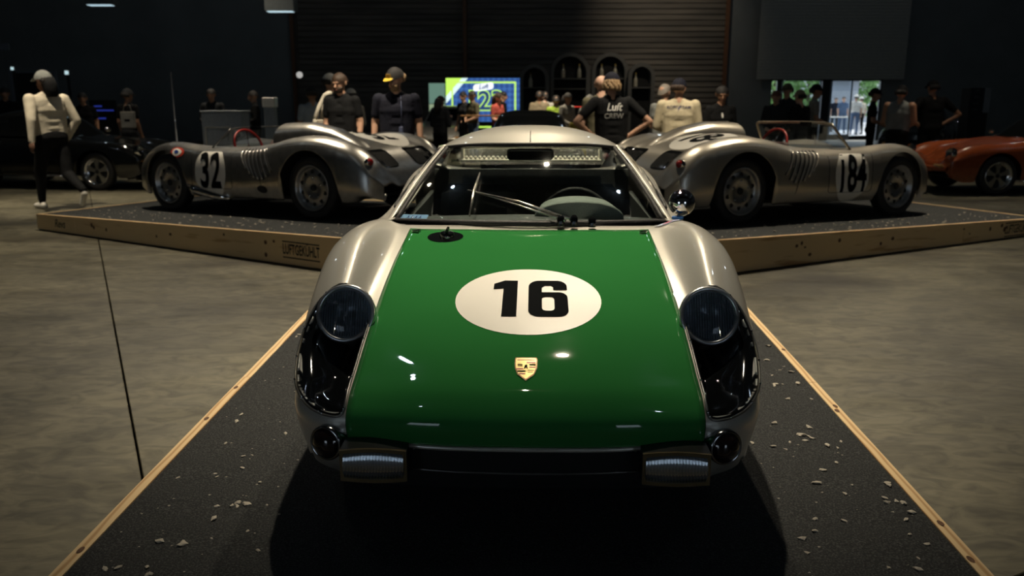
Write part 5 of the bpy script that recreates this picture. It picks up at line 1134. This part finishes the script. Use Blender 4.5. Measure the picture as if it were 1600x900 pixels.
MB().box((-.30, 0, zt/2), (.10, .06, zt)).build('upright', mat('dim_sign', (.16, .18, .22), .6), t_); MB().box((.80, 0, zt/2), (.06, .06, zt)).build('upright', mat('dim_sign', (.16, .18, .22), .6), t_); MB().box((.25, 0, zt-.03), (1.1, .05, .05)).build('crossbar', mat('dim_sign', (.16, .18, .22), .6), t_); MB().box((.25, .02, zt*.6), (1.04, .02, zt*.75)).build('panel', BLACKM, t_)
BLU = emis('blue_neon', (.03, .05, .40), .35)
p = at(160, 170, 20); ne = thing('blue_neon_sign', 'dim blue lit shelf signs behind the black coupe', 'sign', (p.x, 20, 0))
MB().box((0, .06, p.z/2), (.62, .06, p.z+.4)).build('backboard', BLACKM, ne)
for dx_, py, ww in ((-.11, 166, .18), (.0, 172.5, .5), (-.08, 185, .26)): MB().box((dx_, .02, at(160, py, 20).z), (ww, .015, .03)).build('blue_strip', BLU, ne)
x0, x1, z0, z1 = rect(1515, 137, 1546, 176, 20)
cb = thing('wall_cabinet', 'dark equipment rack with a pale side panel beyond the orange coupe', 'cabinet', ((x0+x1)/2, 20, 0)); MB().box((0, .2, z1/2), (x1-x0, .4, z1), bev=.01).build('case', mat('rack_black', (.02, .022, .024), .5), cb); MB().box(((x1-x0)/2-.06, -.006, (z0+z1)/2), (.14, .02, z1-z0)).build('side_panel', mat('pale_panel', (.26, .28, .30), .6), cb)
for k in range(4): MB().box((-.08, -.006, z0+(k+.5)*(z1-z0)/4), (.12, .02, .05)).build('drawer', mat('rack_grey', (.06, .06, .065), .5), cb)
# tables with red cloth near the arches and a yellow crate
p = fl(905, 225); 
def table(px, pyt, Y, w__, lab, col):
    p = at(px, pyt, Y); t_ = thing('table', lab, 'table', (p.x, Y, 0)); MB().box((0, 0, p.z-.015), (w__, .6, .03), bev=.006).build('top', cloth(col+'_table', {'red': (.55, .04, .03), 'wood': (.25, .14, .06)}[col]), t_)
    for sx in (-1, 1):
        for sy in (-1, 1): MB().box((sx*(w__/2-.05), sy*.25, (p.z-.03)/2), (.04, .04, p.z-.03)).build('leg', BLACKM, t_)
table(765, 180, 19.2, 1.3, 'wooden bar table among the people before the lit screen', 'wood'); table(925, 166, 20.4, 1.1, 'red topped table left of the crew man', 'red')
p = at(905, 196, 17.5); MB().box((p.x, 17.5, p.z/2+.03), (.4, .4, p.z+.06), bev=.03).build('yellow_crate', mat('yellow_plastic', (.55, .40, .04), .5), label='yellow crate standing left of the crew man', cat='crate')
# ------------------------------------------------------------------ daylight yard beyond the doorway
MB().box((10, 46, -.03), (60, 27.4, .06)).build('ground_outside', mat('pale_paving', (.42, .43, .45), .8), kind='structure')
LEAF = [mat('leaf_%d' % k, c, .6) for k, c in enumerate([(.10, .22, .05), (.16, .30, .08), (.22, .36, .14)])]
TRUNK = mat('bark', (.10, .075, .05), .9)
rt = random.Random(5)
def tree(x, y, h, r, lab, nl=1500):
    t_ = thing('tree', lab, 'tree', (x, y, 0)); MB().tube([(0, 0, 0), (.05, .02, h*.3), (0, 0, h*.7)], [.14, .11, .05], 8).build('trunk', TRUNK, t_); b = MB()
    for k in range(nl):
        q = rt.uniform(0, 2*PI); a = math.acos(rt.uniform(-1, 1)); rr = r*rt.uniform(.45, 1)**.5; c = Vector((rr*math.sin(a)*math.cos(q), rr*math.sin(a)*math.sin(q), h*.52+rr*math.cos(a)*h*.45/r)); s_ = rt.uniform(.10, .22)
        M = Euler((rt.uniform(0, 6), rt.uniform(0, 6), 0)).to_matrix(); b.add([c+M @ Vector(p)*s_ for p in ((-1, 0, 0), (0, -.45, .1), (1, 0, 0), (0, .45, .1))], [(0, 1, 2, 3)])
        b.mi[-1] = 0
    o = b.build('foliage', None, t_, mats=[rt.choice(LEAF)]); o['kind'] = 'stuff'
for px, Y, h, r, lab in ((1208, 47, 4.6, 1.0, 'bright green tree at the left edge of the doorway'), (1262, 48, 5.6, 1.0, 'leafy tree seen through the left glass door'), (1338, 47, 5.8, .95, 'leafy tree behind the two people outside the doorway'), (1404, 48.5, 5.6, .95, 'leafy tree behind the right door post'),
                         (1232, 53, 6.4, 1.1, 'tall tree in the back row at the left of the doorway'), (1302, 54, 6.8, 1.1, 'tall tree in the back row at the middle of the doorway'), (1378, 53, 6.6, 1.1, 'tall tree in the back row at the right of the doorway'), (1378, 43, 1.5, .6, 'low green bush at the right of the doorway')):
    p = at(px, 150, Y); tree(p.x, Y, h, r, lab, 1100)
p = at(1318, 150, 44); sh_ = thing('outdoor_kiosk', 'grey metal kiosk with slatted front outside behind the glass door', 'kiosk', (p.x, 44, 0)); KG = mat('kiosk_grey', (.30, .33, .38), .5)
MB().box((0, .5, 1.25), (1.5, 1.0, 2.5)).build('cabin', KG, sh_); MB().box((0, .3, 2.55), (1.7, 1.5, .10)).build('roof', BLACKM, sh_)
for k in range(9): MB().box((0, -.02, 1.2+k*.09), (1.4, .03, .05)).build('slat', mat('kiosk_pale', (.5, .52, .56), .5), sh_)
p = at(1325, 177, 38.5); ot = thing('outdoor_table', 'long white table outside the doorway', 'table', (p.x-.2, 38.5, 0)); MB().box((0, 0, .74), (1.5, .6, .04), bev=.006).build('top', WHITE, ot)
for sx in (-1, 1):
    for sy in (-1, 1): MB().box((sx*.68, sy*.25, .36), (.04, .04, .72)).build('leg', KG, ot)
p = at(1250, 150, 56); MB().box((p.x, 60, 3.2), (16, .3, 6.4)).build('far_building_wall', mat('pale_stucco', (.55, .55, .58), .8), label='pale building behind the trees outside', cat='building')
